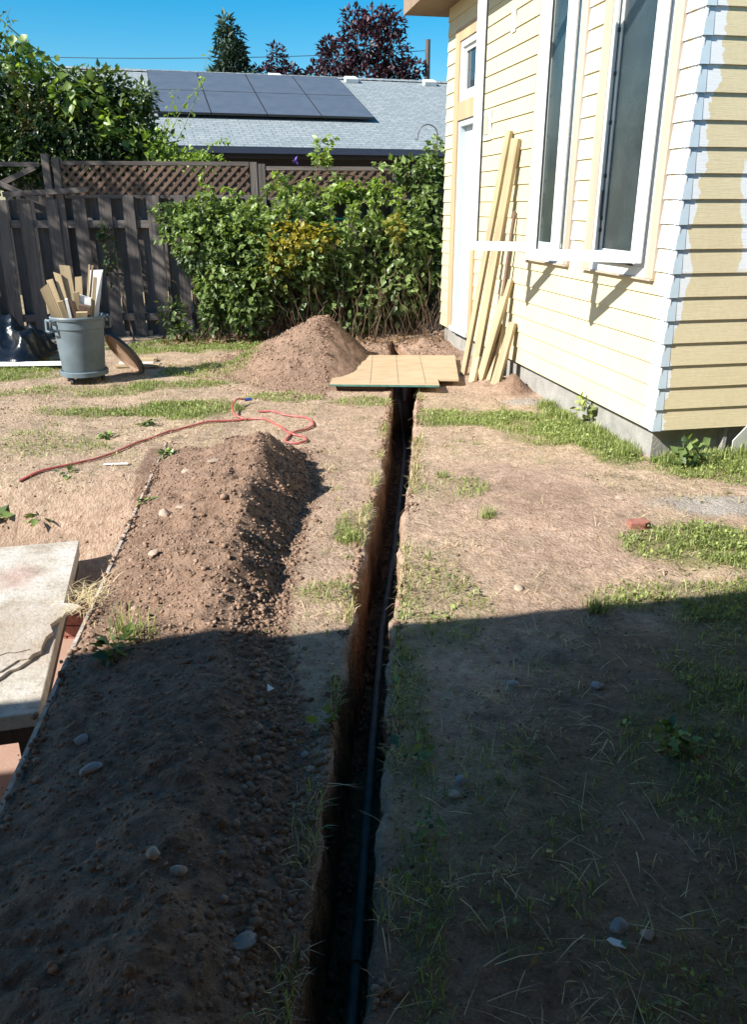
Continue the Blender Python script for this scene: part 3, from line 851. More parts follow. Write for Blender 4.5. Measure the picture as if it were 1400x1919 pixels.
# tall grass against the foundation
n = 2600
t = RNG.uniform(0.05, 1.6, n); off = np.abs(RNG.normal(0, .09, n)) + .02
x = 1.856 - .1925 * t - .9813 * off; y = 5.176 + .9813 * t - .1925 * off
n2 = 2600
t2 = RNG.uniform(-.02, 1.6, n2); off2 = np.abs(RNG.normal(0, .12, n2)) + .02
x = np.concatenate([x, 1.856 + .9813 * t2 + .1925 * off2]); y = np.concatenate([y, 5.176 + .1925 * t2 - .9813 * off2])
blades('foundation_grass', x, y, RNG.uniform(.03, .11, len(x)) * (.4 + .9 * vn(x * 6, y * 6, 4)), RNG.uniform(.003, .007, len(x)), RNG.uniform(.05, .9, len(x)), M['grass'],
       'taller grass and weeds along the concrete foundation', 'grass')
# lying dry straw
n = 45000
y = 1.0 + 7.6 * RNG.random(n) ** 1.25; x = RNG.uniform(-1, 1, n) * (0.5 + y * .46) + .1
d_ = 0.05 + 1.0 * ss(.42, .66, vn(x * 2.4, y * 2.4, 88)) * ss(.38, .7, vn(x * 8, y * 8, 89)) - 0.6 * blobs(x, y, BARE)
k = (RNG.random(n) < np.clip(d_, .02, 1)) & clear(x, y)
x, y = x[k], y[k]
blades('dry_straw', x, y, RNG.uniform(.015, .06, len(x)), RNG.uniform(.0012, .003, len(x)) * (.8 + .09 * y), RNG.uniform(1.15, 1.5, len(x)), M['straw'],
       'dry cut grass lying on the trampled soil', 'dry grass')
n = 17000
y = RNG.uniform(4.15, 9.5, n); x = RNG.uniform(-4.6, -1.0, n)
k = (RNG.random(n) < (.15 + .85 * ss(.4, .7, vn(x * 2, y * 2, 90)))) & clear(x, y)
x, y = x[k], y[k]
blades('lawn_straw', x, y, RNG.uniform(.02, .06, len(x)), RNG.uniform(.002, .004, len(x)), RNG.uniform(.7, 1.45, len(x)), M['straw'],
       'dry straw coloured lawn at the left', 'dry grass')
# flat litter: bits of dead leaf and dried turf
n = 42000
y = 1.0 + 7.4 * RNG.random(n) ** 1.2; x = RNG.uniform(-1, 1, n) * (0.5 + y * .46) + .1
d_ = 0.04 + .9 * ss(.45, .7, vn(x * 2.1 + 5, y * 2.1, 188)) * ss(.4, .7, vn(x * 7, y * 7, 189)) - 0.5 * blobs(x, y, BARE)
k = (RNG.random(n) < np.clip(d_, .012, 1)) & clear(x, y); x, y = x[k], y[k]
LX_, LY_ = x, y; LS_ = RNG.uniform(.008, .03, len(x))
LM = leafmat('dried_turf', (0.12, 0.095, 0.05), (0.40, 0.36, 0.20), .15, .8)
def leaf_litter(name, x, y, size, mat, label):
    P = np.stack([x, y, zg(x, y) + RNG.uniform(.001, .012, len(x))], -1)
    Dn = np.stack([RNG.normal(0, .6, len(x)), RNG.normal(0, .6, len(x)), np.full(len(x), .15)], -1)
    tag(link(name, leaf_mesh(name, P, Dn, size, mat, .05, .35)), label, 'litter', kind='stuff')
# ragged turf tufts hanging on the trench lips
n = 5200
y = RNG.uniform(1.1, 7.1, n); sd = np.where(RNG.random(n) < .55, -1, 1)
k = vn(y * 3.4 + sd * 9, y * 0 + 2, 55) > .42; y, sd = y[k], sd[k]
x = xt(y) + sd * (tw(y) + np.abs(RNG.normal(.0, .035, len(y))) + .006)
tn = RNG.random(len(x))
hg = tn > .62
z = zg(x, y)
blades('trench_lip_straw', x[~hg], y[~hg], RNG.uniform(.02, .08, (~hg).sum()), RNG.uniform(.0018, .0035, (~hg).sum()), RNG.uniform(.5, 1.6, (~hg).sum()), M['straw'],
       'dry roots and straw fraying over the trench edges', 'dry grass')
blades('trench_lip_grass', x[hg], y[hg], RNG.uniform(.03, .09, hg.sum()), RNG.uniform(.002, .0045, hg.sum()), RNG.uniform(.2, 1.2, hg.sum()), M['grass'],
       'green tufts along the trench edges', 'grass')
# sparse little tufts everywhere
n = 620
cy_ = 1.2 + 7.5 * RNG.random(n) ** 1.1; cx_ = RNG.uniform(-1, 1, n) * (.5 + cy_ * .45)
k = clear(cx_, cy_) & (blobs(cx_, cy_, BARE) < .75); cx_, cy_ = cx_[k], cy_[k]
m_ = RNG.integers(8, 26, len(cx_)); sp_ = RNG.uniform(.012, .05, len(cx_))
x = np.repeat(cx_, m_) + RNG.normal(0, 1, m_.sum()) * np.repeat(sp_, m_); y = np.repeat(cy_, m_) + RNG.normal(0, .7, m_.sum()) * np.repeat(sp_, m_)
tt = np.clip(np.repeat(RNG.random(len(cx_)), m_) + RNG.normal(0, .15, m_.sum()), 0, 1)
k = clear(x, y); x, y, tt = x[k], y[k], tt[k]
gk = np.repeat(RNG.random(len(cx_)) < .55, m_)[k]
for nm, kk, mt, lb in (('sparse_tufts', gk, 'grass', 'sparse small green tufts dotted over the worn ground'), ('sparse_dry_tufts', ~gk, 'straw', 'sparse small dry tufts dotted over the worn ground')):
    blades(nm, x[kk], y[kk], RNG.uniform(.015, .06, kk.sum()), RNG.uniform(.0015, .004, kk.sum()), RNG.uniform(.4, 1.5, kk.sum()), M[mt], lb, 'grass', tint=tt[kk] * .8)
# long single stalks
n = 420
y = 1.15 + 3.6 * RNG.random(n) ** 1.2; x = RNG.uniform(-.3, 1, n) * (.4 + y * .4) + .1
k = clear(x, y, .01); x, y = x[k], y[k]
blades('long_stalks', x, y, RNG.uniform(.08, .17, len(x)), RNG.uniform(.0018, .003, len(x)), RNG.uniform(1.3, 1.52, len(x)), M['straw'],
       'long pale dead stalks lying about in the yard', 'dry grass', tint=RNG.uniform(.5, 1, len(x)))

# ------------------------------------------------------------------ leaves
def leaf_mesh(name, P, Nn, size, mat, droop=0.3, aspect=0.62, tint=None, tri=False, fold=0.18):
    """P (n,3) stalk points, Nn (n,3) outward directions"""
    n = len(P)
    if tri:                                   # three leaflets per point
        P = np.repeat(P, 3, 0); Nn = np.repeat(Nn, 3, 0); size = np.repeat(size, 3)
        if tint is not None: tint = np.repeat(tint, 3)
        n = len(P)
    size = size * RNG.uniform(.55, 1.35, n)
    D = Nn + RNG.normal(0, .55, (n, 3)); D[:, 2] -= droop
    D /= np.linalg.norm(D, axis=1, keepdims=True)
    U = np.array([0, 0, 1.0]) + Nn * 0.9 + RNG.normal(0, .45, (n, 3))
    S = np.cross(D, U); S /= np.linalg.norm(S, axis=1, keepdims=True) + 1e-9
    W = np.cross(S, D)
    s = size[:, None]
    base = P; tip = P + D * s - W * s * .12; mid = P + D * s * .5 - W * s * fold * .6
    Lf = P + D * s * .42 + S * s * aspect * .5 + W * s * .05; Rt = P + D * s * .42 - S * s * aspect * .5 + W * s * .05
    V = np.stack([base, Lf, tip, Rt, mid], 1).reshape(-1, 3)
    i = np.arange(n) * 5
    T = np.concatenate([np.stack([i, i + 4, i + 1], -1), np.stack([i + 1, i + 4, i + 2], -1), np.stack([i + 2, i + 4, i + 3], -1), np.stack([i + 3, i + 4, i], -1)])
    t = RNG.random(n) if tint is None else np.clip(tint + RNG.normal(0, .12, n), 0, 1)
    return npmesh(name, V, [T], mat, False, {'tint': np.repeat(t, 5)})
def blob_points(blobsL, n, shell=0.55):
    vol = np.array([b[3] * b[4] * b[5] for b in blobsL]) ** .72; pr = vol / vol.sum()
    c = RNG.choice(len(blobsL), n, p=pr); B = np.array(blobsL)[c]
    D = RNG.normal(0, 1, (n, 3)); D /= np.linalg.norm(D, axis=1, keepdims=True)
    r = shell + (1.05 - shell) * RNG.random(n) ** .6
    r = r * (1 + .22 * fbm(D[:, 0] * 2.5 + c * 3.7, D[:, 1] * 2.5 + D[:, 2] * 2, 12, 3))
    P = B[:, :3] + D * B[:, 3:6] * r[:, None]
    Nn = D / B[:, 3:6]; Nn /= np.linalg.norm(Nn, axis=1, keepdims=True)
    return P, Nn
def arch(p0, p1, h, n=9, wob=.03):
    p0 = Vector(p0); p1 = Vector(p1); out = []
    for i in range(n):
        t = i / (n - 1); q = p0.lerp(p1, t); q.z += h * 4 * t * (1 - t)
        out.append(q + Vector((random.uniform(-wob, wob), random.uniform(-wob, wob), 0)) * (1 if 0 < i < n - 1 else 0))
    return out
def cane_leaves(canes, per, size, rng=.06):
    P = []; Nn = []
    for c in canes:
        for i in range(1, len(c)):
            for _ in range(per):
                t = random.random(); q = c[i - 1].lerp(c[i], t)
                a = random.uniform(0, 6.28); d_ = Vector((math.cos(a), math.sin(a), random.uniform(-.3, .5)))
                P.append(q + d_ * rng * random.random()); Nn.append(d_)
    return np.array([tuple(p) for p in P]), np.array([tuple(p) for p in Nn]), np.full(len(P), size)

x, y = sample_patches(PATCH, 2300); k = (y > 2.9) | (RNG.random(len(x)) < .45); x, y = x[k], y[k]
P = np.stack([x, y, zg(x, y) + RNG.uniform(.004, .03, len(x))], -1)
tag(link('clover', leaf_mesh('clover', P, np.stack([RNG.normal(0, .5, len(x)), RNG.normal(0, .5, len(x)), np.full(len(x), .35)], -1), RNG.uniform(.010, .022, len(x)), M['grass'], 0, .8)),
    'low clover leaves mixed into the green patches', 'clover', kind='stuff')
leaf_litter('turf_litter', LX_, LY_, LS_, LM, 'flat bits of dried turf and dead leaf scattered over the soil')
FY = lambda x: 10.72 + (x + 2.8) * 0.11      # the fence line

# ------------------------------------------------------------------ fence
def fence(x0, x1, label, lattice=True):
    f = empty('wooden_fence', (0, 0, 0), 0, label, 'fence')
    fa = (0.11, -1, 0)
    x = x0; k = 0
    while x < x1:
        w = random.uniform(.135, .155); top = 1.69 + random.uniform(-.03, .03) - (0.04 if x < -4 else 0)
        yb = FY(x) - .055
        board('fence_board', (x + random.uniform(-.012, .012), yb, .0), (x + random.uniform(-.02, .02), yb, top), w, .019, fa, M['greywood'], f)
        xb = x + .152; yb2 = FY(xb) + .055
        board('fence_board', (xb, yb2, -.03), (xb + random.uniform(-.01, .01), yb2, 1.69 + random.uniform(-.03, .03)), .185, .019, fa, M['greywood'], f)
        x += .305 + random.uniform(-.012, .012)
    for z in (.24, 1.38):
        board('rail', (x0 - .1, FY(x0 - .1), z), (x1 + .1, FY(x1 + .1), z), .089, .075, (0, 0, 1) if False else fa, M['greywood'], f)
    return f
fA = fence(-7.0, 1.6, 'tall weathered grey board fence with lattice top behind the bushes')
fd = (0.11, -1, 0)
def post(x, h, w=.09): board('post', (x, FY(x), -.1), (x, FY(x), h), w, .088, fd, M['greywood'], fA)
for xp, h in ((-3.98, 2.18), (-3.86, 2.14), (-1.50, 2.10), (-1.40, 2.08), (0.28, 2.04)): post(xp, h, .085)
def lattice(x0, x1, z0, z1):
    yy = lambda x: FY(x)
    board('top_rail', (x0, yy(x0) - .02, z1 + .02), (x1, yy(x1) - .02, z1 + .02), .045, .06, fd, M['greywood'], fA)
    board('lattice_rail', (x0, yy(x0) - .02, z0 - .02), (x1, yy(x1) - .02, z0 - .02), .04, .04, fd, M['greywood'], fA)
    H = z1 - z0; st_ = .112
    x = x0 - H
    while x < x1:
        for sgn, dy in ((1, -.012), (-1, -.002)):
            a, b = (x, x + H) if sgn > 0 else (x + H, x)
            za, zb = z0, z1
            lo, hi = min(a, b), max(a, b)
            if hi <= x0 or lo >= x1: continue
            # clip to the frame
            def pt(xx): return (xx, (xx - a) / (b - a) * (zb - za) + za)
            ca, cb = max(lo, x0), min(hi, x1)
            if cb - ca < .04: continue
            p, q = pt(ca), pt(cb)
            board('lattice_slat', (p[0], yy(p[0]) + dy - .03, p[1]), (q[0], yy(q[0]) + dy - .03, q[1]), .036, .007, fd, M['lattice'], fA)
        x += st_
lattice(-3.80, -1.55, 1.72, 2.06)
lattice(-1.34, .22, 1.70, 2.01)
lattice(.34, 1.3, 1.68, 1.98)
# cross braced panel left of the double post
board('top_rail', (-6.9, FY(-6.9) - .03, 2.08), (-4.05, FY(-4.05) - .03, 2.06), .05, .04, fd, M['greywood'], fA)
for xa in (-4.95, -5.9):
    board('brace', (xa, FY(xa) - .05, 1.66), (xa + .85, FY(xa + .85) - .05, 2.03), .06, .018, fd, M['greywood'], fA)
    board('brace', (xa, FY(xa) - .075, 2.03), (xa + .85, FY(xa + .85) - .075, 1.66), .06, .018, fd, M['greywood'], fA)
board('brace', (-4.5, FY(-4.5) - .1, 1.72), (-3.5, FY(-3.5) - .1, 1.78), .06, .018, fd, M['greywood'], fA)

# ------------------------------------------------------------------ house under renovation (local x along the short wall, y along the long wall)
C0 = (1.856, 5.176, 0)
ANG = math.atan2(.1925, .9813)
H_ = empty('yellow_house', C0, ANG, 'cream lap sided house with tall open casement windows and patches of white primer', 'house')
EXP = .142; Z0 = .215; LX = -.02; SY = -.055; LEN = 5.14
NC = 25
# openings on the long wall: y0, y1, z0, z1
OPEN = [(3.86, 4.78, 0, 3.338), (.15, 1.165, 1.145, 3.338), (1.46, 2.365, 1.145, 3.338)]
def lap_long(y0, y1, z0, E=None):
    EXP = E or globals()['EXP']; m = MB(); b = LX - .017; t_ = LX - .003 - (0 if E is None else .007)
    m.add([(LX + .002, y0, z0), (b, y0, z0), (t_, y0, z0 + EXP + .012), (LX + .002, y0, z0 + EXP + .012),
           (LX + .002, y1, z0), (b, y1, z0), (t_, y1, z0 + EXP + .012), (LX + .002, y1, z0 + EXP + .012)],
          [(0, 1, 2, 3), (7, 6, 5, 4), (0, 4, 5, 1), (1, 5, 6, 2), (2, 6, 7, 3), (3, 7, 4, 0)])
    return m
def lap_short(x0, x1, z0):
    m = MB(); b = SY - .017; t_ = SY - .003
    m.add([(x0, SY + .002, z0), (x0, b, z0), (x0, t_, z0 + EXP + .012), (x0, SY + .002, z0 + EXP + .012),
           (x1, SY + .002, z0), (x1, b, z0), (x1, t_, z0 + EXP + .012), (x1, SY + .002, z0 + EXP + .012)],
          [(3, 2, 1, 0), (4, 5, 6, 7), (1, 5, 4, 0), (2, 6, 5, 1), (3, 7, 6, 2), (0, 4, 7, 3)])
    return m
for k in range(NC):
    z = Z0 + k * EXP
    segs = [(SY - .012, LEN)]
    for (a, b, c, d_) in OPEN:
        if z + EXP > c + .005 and z < d_ - .005:
            ns = []
            for (p, q) in segs:
                if b <= p or a >= q: ns.append((p, q)); continue
                if a > p: ns.append((p, a))
                if b < q: ns.append((b, q))
            segs = ns
    for (a, b, c, d_) in OPEN:
        if z < c - .02 and z + EXP > c + .005: lap_long(a + .0005, b - .0005, z, c - z - .012).build('siding_board', M['siding'], H_)
    for (p, q) in segs:
        # long runs are butted from two boards
        if q - p > 3.2:
            j = p + (1.3, 2.45, 1.9)[k % 3]
            lap_long(p, j - .001, z).build('siding_board', M['siding'], H_); lap_long(j + .001, q, z).build('siding_board', M['siding'], H_)
        else: lap_long(p, q, z).build('siding_board', M['siding'], H_)
    if z + EXP > 1.22 and z < 2.65:
        lap_short(LX - .012, .50, z).build('siding_board', M['siding'], H_); lap_short(1.55, 4.5, z).build('siding_board', M['siding'], H_)
    else: lap_short(LX - .012, 4.5, z).build('siding_board', M['siding'], H_)
    # metal corner cap over each mitre
    m = MB(); o = .020; w1 = .028; w2 = .042
    for (x0, x1, y0, y1) in ((LX - o, LX - o + .003, SY - o, SY + w1),):
        m.add([(x0, y0, z - .003), (x0, y1, z - .003), (x0 + .0145, y0 + .0145, z + EXP), (x0 + .0145, y1, z + EXP),
               (x0 + .004, y0 + .003, z - .003), (x0 + .004, y1, z - .003)], [(0, 2, 3, 1), (0, 1, 5, 4)])
    m.add([(LX - o, SY - o, z - .003), (LX + w2, SY - o, z - .003), (LX - o + .0145, SY - o + .0145, z + EXP), (LX + w2, SY - o + .0145, z + EXP),
           (LX - o + .003, SY - o + .004, z - .003), (LX + w2, SY - o + .004, z - .003)], [(0, 1, 3, 2), (0, 4, 5, 1)])
    m.build('corner_cap', M['primer'], H_)
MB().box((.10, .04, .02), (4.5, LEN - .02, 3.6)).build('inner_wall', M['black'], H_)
MB().box((LX + .003, LEN - .0, Z0), (4.5, LEN + .012, 3.6)).build('end_wall', M['siding'], H_)
# foundation
fm = MB().box((.025, .02, -.6), (4.5, .3, Z0 - .004)); fm.box((.025, .302, -.6), (.3, LEN - .03, Z0 - .004)); fm.box((.302, LEN - .3, -.6), (4.5, LEN - .03, Z0 - .006))
fnd = fm.build('foundation', M['concrete'], H_)
MB().box((LX + .004, SY + .004, Z0 - .002), (4.5, .3, Z0 + .02)).build('sill_plate', M['darkwood'], H_)
MB().box((LX + .004, .302, Z0 - .002), (.3, LEN, Z0 + .02)).build('sill_plate', M['darkwood'], H_)
# foundation vent well with a torn white sheet standing in it
vm = MB().box((.52, -.035, .03), (.86, .018, .055)); vm.box((.52, -.035, .057), (.545, .018, .20)); vm.box((.835, -.035, .057), (.86, .018, .20))
vent = vm.build('foundation_vent', M['concrete'], H_)
# soffit and roofs
def roof_slab(x0, x1, y0, y1, z=3.62, name='roof'):
    MB().box((x0, y0, z), (x1, y1, z + .18)).build(name, M['soffit'], H_)
roof_slab(-.45, 5.0, -.5, LEN + .42)
roof_slab(-12.0, 9.0, -9.0, -3.07, 2.35)  # unseen roof, known by its shadow edge; set low to darken the foreground
MB().box((-12, -5.9, -1.0), (9.0, -5.6, 2.349)).build('house_wall', M['siding'], H_)

# windows
def frame_rect(m, x0, x1, y0, y1, z0, z1, w):
    m.box((x0, y0, z0), (x1, y0 + w, z1)); m.box((x0, y1 - w, z0), (x1, y1, z1))
    m.box((x0, y0 + w + .0005, z0), (x1, y1 - w - .0005, z0 + w)); m.box((x0, y0 + w + .0005, z1 - w), (x1, y1 - w - .0005, z1))
def casement(y0, y1, label):
    w = empty('casement_window', (0, 0, 0), 0); w.parent = H_; w['label'] = label
    z0, z1 = 1.25, 3.20
    MB().box((LX - .030, y0 - .15, 1.16), (LX + .06, y0 - .055, 3.345)).build('trim_board', M['trim'], w)
    MB().box((LX - .030, y1 + .055, 1.16), (LX + .06, y1 + .185, 3.345)).build('trim_board', M['trim'], w)
    MB().box((LX - .046, y0 - .15, 1.147), (LX + .03, y1 + .185, 1.158)).build('drip_cap', M['trim'], w)
    m = MB(); m.box((LX - .030, y0 - .054, 1.16), (LX + .06, y1 + .054, 1.222)); m.build('trim_board', M['vinyl'], w)
    MB().box((LX - .030, y0 - .054, 3.235), (LX + .06, y1 + .054, 3.345)).build('trim_board', M['trim'], w)
    m = MB(); frame_rect(m, LX - .026, LX + .07, y0 - .053, y1 + .053, 1.224, 3.233, .05)
    m.build('window_frame', M['vinyl'], w)
    m = MB(); frame_rect(m, LX + .004, LX + .03, y0 + .001, y1 - .001, 1.278, 3.18, .03)
    m.build('screen_frame', M['vinyl'], w)
    MB().box((LX + .012, y0 + .032, 1.309), (LX + .016, y1 - .032, 3.149)).build('insect_screen', M['screen'], w)
    MB().box((LX - .008, y1 - .006, 1.30), (LX - .002, y1 - .001, 3.16)).build('weather_seal', M['black'], w)
    for zc in (1.42, 1.50, 1.78, 2.12, 2.42, 2.68, 2.92):
        MB().box((LX - .014, y1 - .014, zc), (LX + .002, y1 - .0005, zc + .026)).build('latch_keeper', M['black'], w)
    MB().box((LX - .018, y1 - .012, 1.52), (LX - .009, y1 - .0005, 1.70)).build('lock_bar', M['bindark'], w)
    MB().box((LX - .060, y0 + .12, 1.226), (LX - .027, y1 - .06, 1.238)).build('hinge_arm', M['bindark'], w)
    # the open sash, swung out about its near edge
    L = .78; a = R(49); t_ = .024; fw = .07
    T = Matrix.Translation((LX - .05, y0 - .03, 0)) @ Matrix.Rotation(R(90) + a - R(0), 4, 'Z')
    def put(mb, name, mat):
        me = mb.mesh(name, mat); me.transform(T); link(name, me, w)
    m = MB()
    m.box((0, -t_, z0), (fw, t_, z1)); m.box((L - fw, -t_, z0), (L, t_, z1))
    m.box((fw + .0005, -t_, z0), (L - fw - .0005, t_, z0 + fw)); m.box((fw + .0005, -t_, z1 - fw), (L - fw - .0005, t_, z1))
    put(m, 'sash_frame', M['vinyl'])
    put(MB().add([(fw + .0005, 0, z0 + fw + .0005), (L - fw - .0005, 0, z0 + fw + .0005), (L - fw - .0005, 0, z1 - fw - .0005), (fw + .0005, 0, z1 - fw - .0005)], [(0, 1, 2, 3)]), 'pane', M['glass'])
    g = MB()
    for (xa, xb) in ((fw, fw + .005), (L - fw - .005, L - fw)): g.box((xa + .0002, -.010, z0 + fw + .001), (xb - .0002, .010, z1 - fw - .001))
    put(g, 'gasket', M['black'])
    return w
casement(.29, .99, 'casement window nearest the house corner, its sash swung open')
casement(1.60, 2.19, 'narrower casement window nearer the door, its sash swung open')

# side door with a light above it
dr = empty('side_door', (0, 0, 0), 0); dr.parent = H_
MB().box((LX - .032, 4.62, Z0 + .0), (LX + .03, 4.775, 3.345)).build('trim_board', M['cedar'], dr)
MB().box((LX - .032, 3.865, Z0 + .0), (LX + .03, 3.97, 3.345)).build('trim_board', M['cedar'], dr)
MB().box((LX - .030, 3.972, 2.46), (LX + .03, 4.618, 2.64)).build('trim_board', M['cedar'], dr)
MB().box((LX - .030, 3.972, 3.22), (LX + .03, 4.618, 3.345)).build('trim_board', M['cedar'], dr)
m = MB(); m.box((LX - .012, 4.555, .27), (LX + .11, 4.618, 2.458)); m.box((LX - .012, 3.972, .27), (LX + .11, 4.03, 2.458)); m.box((LX - .012, 4.031, 2.40), (LX + .11, 4.554, 2.458))
m.build('door_frame', M['primer'], dr)
MB().box((LX + .055, 4.034, .275), (LX + .095, 4.551, 2.397)).build('door_panel', M['doorwhite'], dr)
MB().box((LX - .05, 3.972, Z0 + .002), (LX + .11, 4.618, .268)).build('threshold', M['primer'], dr)
MB().box((LX + .045, 4.06, .30), (LX + .053, 4.13, 2.2)).build('door_stile', M['primer'], dr)
tr_ = empty('transom_window', (0, 0, 0), 0); tr_.parent = H_
m = MB(); frame_rect(m, LX - .015, LX + .09, 3.974, 4.616, 2.642, 3.218, .06); m.build('window_frame', M['vinyl'], tr_)
m = MB(); frame_rect(m, LX + .012, LX + .05, 4.035, 4.555, 2.703, 3.157, .045); m.build('inner_frame', M['vinyl'], tr_)
MB().box((LX + .034, 4.081, 2.749), (LX + .042, 4.509, 3.111)).build('pane', M['darkglass'], tr_)
# porch light box on a primed square
jb = empty('light_box', (0, 0, 0), 0); jb.parent = H_
MB().box((LX - .024, 3.50, 2.20), (LX - .018, 3.74, 2.47)).build('mounting_plate', M['white'], jb)
MB().box((LX - .034, 3.56, 2.25), (LX - .0245, 3.68, 2.42)).build('outlet_cover', M['trim'], jb)
MB().box((LX - .0185, 2.97, 3.03), (LX - .0165, 3.08, 3.20)).build('primed_patch', M['white'], H_)
# window round the corner, only its lower edge in view
cw = empty('corner_window', (0, 0, 0), 0); cw.parent = H_
MB().box((.502, SY - .030, 1.20), (1.548, SY + .02, 1.275)).build('trim_board', M['white'], cw)
MB().box((.502, SY - .030, 1.276), (.57, SY + .02, 2.66)).build('trim_board', M['white'], cw)
MB().box((1.48, SY - .030, 1.276), (1.548, SY + .02, 2.66)).build('trim_board', M['white'], cw)
MB().box((.571, SY - .005, 1.277), (1.479, SY + .03, 2.66)).build('pane', M['darkglass'], cw)

def h2w(x, y, z): 
    c, s = math.cos(ANG), math.sin(ANG)
    return (C0[0] + x * c - y * s, C0[1] + x * s + y * c, z)

ws = MB()
poly = [(-.085, 0), (.03, -.0), (.075, .06), (.07, .14), (.0, .21), (-.03, .2), (-.10, .09)]
vs = [(p[0], .010 * math.sin(i * 2.1) - p[1] * .18, p[1]) for i, p in enumerate(poly)]; vb = [(p[0], p[1] + .006, p[2]) for p in vs]
nP = len(poly)
ws.add(vs + vb, [tuple(range(nP)), tuple(reversed(range(nP, 2 * nP)))] + [(i, nP + i, nP + (i + 1) % nP, (i + 1) % nP) for i in range(nP)])
p_ = h2w(.66, -.07, .03)
o = ws.build('torn_sheet', M['white']); o.location = p_; o.rotation_euler = (0, 0, ANG)
tag(o, 'torn white sheet standing against the foundation under the short wall', 'sheet')

# ------------------------------------------------------------------ leaning lumber
LUM = [  # y along wall, out, top y, top z, width, thick, facing, label
    (2.99, .38, 2.885, 2.23, .060, .040, 'longest pale board leaning on the wall, leftmost of the row'),
    (2.79, .335, 2.69, 2.15, .089, .045, 'thick pale two by four leaning beside the longest board'),
    (2.66, .20, 2.66, 1.55, .030, .018, 'thin dark batten half hidden behind the two long boards'),
    (2.60, .33, 2.66, .95, .085, .040, 'mid length board leaning below the end of the open sash'),
    (2.575, .42, 2.86, .30, .085, .038, 'shortest board, lying low in front of the leaning row'),
    (2.55, .26, 2.72, .53, .060, .038, 'short board leaning just right of the lowest board'),
    (2.45, .24, 2.50, .575, .080, .038, 'rightmost short board of the leaning row')]
for (yb, ob, yt, zt, w_, t_, lab) in LUM:
    p0 = Vector(h2w(-ob, yb, 0)); p0.z = zgf(p0.x, p0.y) - .01
    outt = -LX + .03 + t_ / 2
    if 'shortest' in lab: outt = .26
    if 'just right' in lab: outt = .10
    p1 = Vector(h2w(-outt, yt, zt))
    o = board('lumber', p0, p1, w_, t_, Vector((-.80, -.6, .25)), M['lumber'] if 'batten' not in lab else M['lattice'], None, bevel=.003)
    tag(o, lab, 'board', 'boards leaning on the house wall')
o = board('lumber', Vector(h2w(-.215, 2.41, zgf(*h2w(-.215, 2.41, 0)[:2]) - .01)), Vector(h2w(-.075, 2.455, .56)), .03, .038, Vector((-.80, -.6, .25)), M['lumber'], None, bevel=.003)
tag(o, 'narrow strip leaning against the right side of the rightmost short board', 'board', 'boards leaning on the house wall')

# ------------------------------------------------------------------ plywood over the trench
pw = empty('plywood_sheet', (0, 0, 0), 0, 'pale plywood sheet with three pencil lines laid across the trench', 'plywood')
ZP = .075
poly = [(-.40, 7.235), (.60, 7.19), (.605, 7.46), (.80, 7.45), (.885, 8.74), (-.35, 8.76)]
MB().prism(poly, ZP - .018, ZP).build('sheet', M['plywood'], pw)
MB().prism([(-.402, 7.231), (.60, 7.186), (.60, 7.189), (-.402, 7.234)], ZP - .0175, ZP - .001).build('painted_edge', M['plyedge'], pw)
for (xa, xb) in ((-.03, -.01), (.23, .245), (.48, .50)):
    m = MB(); m.prism([(xa - .003, 7.26), (xa + .003, 7.26), (xb + .003, 8.72), (xb - .003, 8.72)], ZP + .0005, ZP + .0012); m.build('pencil_line', M['chalk'], pw)
o = board('support_batten', (-.33, 7.33, .03), (.12, 7.32, .03), .06, .045, (0, 0, 1), M['darkwood'])
tag(o, 'dark batten propping up the front edge of the plywood sheet', 'board')

# ------------------------------------------------------------------ conduit in the trench
yy = np.arange(-1.5, 9.3, .15)
cd = empty('conduit', (0, 0, 0), 0, 'long grey plastic conduit lying along the trench bottom', 'pipe')
pts = [(float(xt(q) + .008 * math.sin(q * 1.1)), float(q), -.558 + .004 * math.sin(q * 3)) for q in yy]
MB().tube(pts, .0165, 12).build('pipe', M['pvc'], cd, True)
for q in (1.78, 4.6):
    xa = float(xt(q) + .008 * math.sin(q * 1.1)); xb = float(xt(q + .11) + .008 * math.sin((q + .11) * 1.1))
    MB().tube([(xa, q, -.555), (xb, q + .11, -.558)], .021, 12).build('coupling', M['pvc'], cd, True)
xa = float(xt(9.05))
wp = MB().tube([(xa + .05, 9.05, -.5), (xa + .052, 9.1, .0)], .02, 10).build('white_pipe', M['white'])
tag(wp, 'short white pipe end standing in the far trench behind the plywood', 'pipe')

# ------------------------------------------------------------------ red hose
hz = empty('air_hose', (0, 0, 0), 0, 'red rubber air hose running across the dry lawn to a loose coil', 'hose')
def smooth_path(P, n=8):
    P = [Vector(p) for p in P]; out = []
    for i in range(len(P) - 1):
        a = P[max(i - 1, 0)]; b = P[i]; c = P[i + 1]; d_ = P[min(i + 2, len(P) - 1)]
        for k in range(n):
            t = k / n
            out.append(.5 * ((2 * b) + (c - a) * t + (2 * a - 5 * b + 4 * c - d_) * t * t + (3 * b - a - 3 * c + d_) * t ** 3))
    out.append(P[-1]); return out
hp = [(-2.23, 4.77), (-2.06, 4.92), (-1.86, 5.13), (-1.69, 5.55), (-1.53, 5.85), (-1.33, 6.09), (-1.11, 6.20), (-.98, 6.24), (-.84, 6.17), (-.72, 5.96), (-.61, 5.77),
      (-.53, 5.73), (-.49, 5.63), (-.55, 5.55), (-.64, 5.6), (-.60, 5.80), (-.51, 5.92), (-.47, 6.05), (-.53, 6.24), (-.63, 6.34), (-.74, 6.38), (-.84, 6.46), (-.95, 6.45)]
hose = smooth_path([(a, b, 0) for a, b in hp])
zz = zg(np.array([p.x for p in hose]), np.array([p.y for p in hose]), True)
hose = [Vector((p.x, p.y, float(z) + .012)) for p, z in zip(hose, zz)]
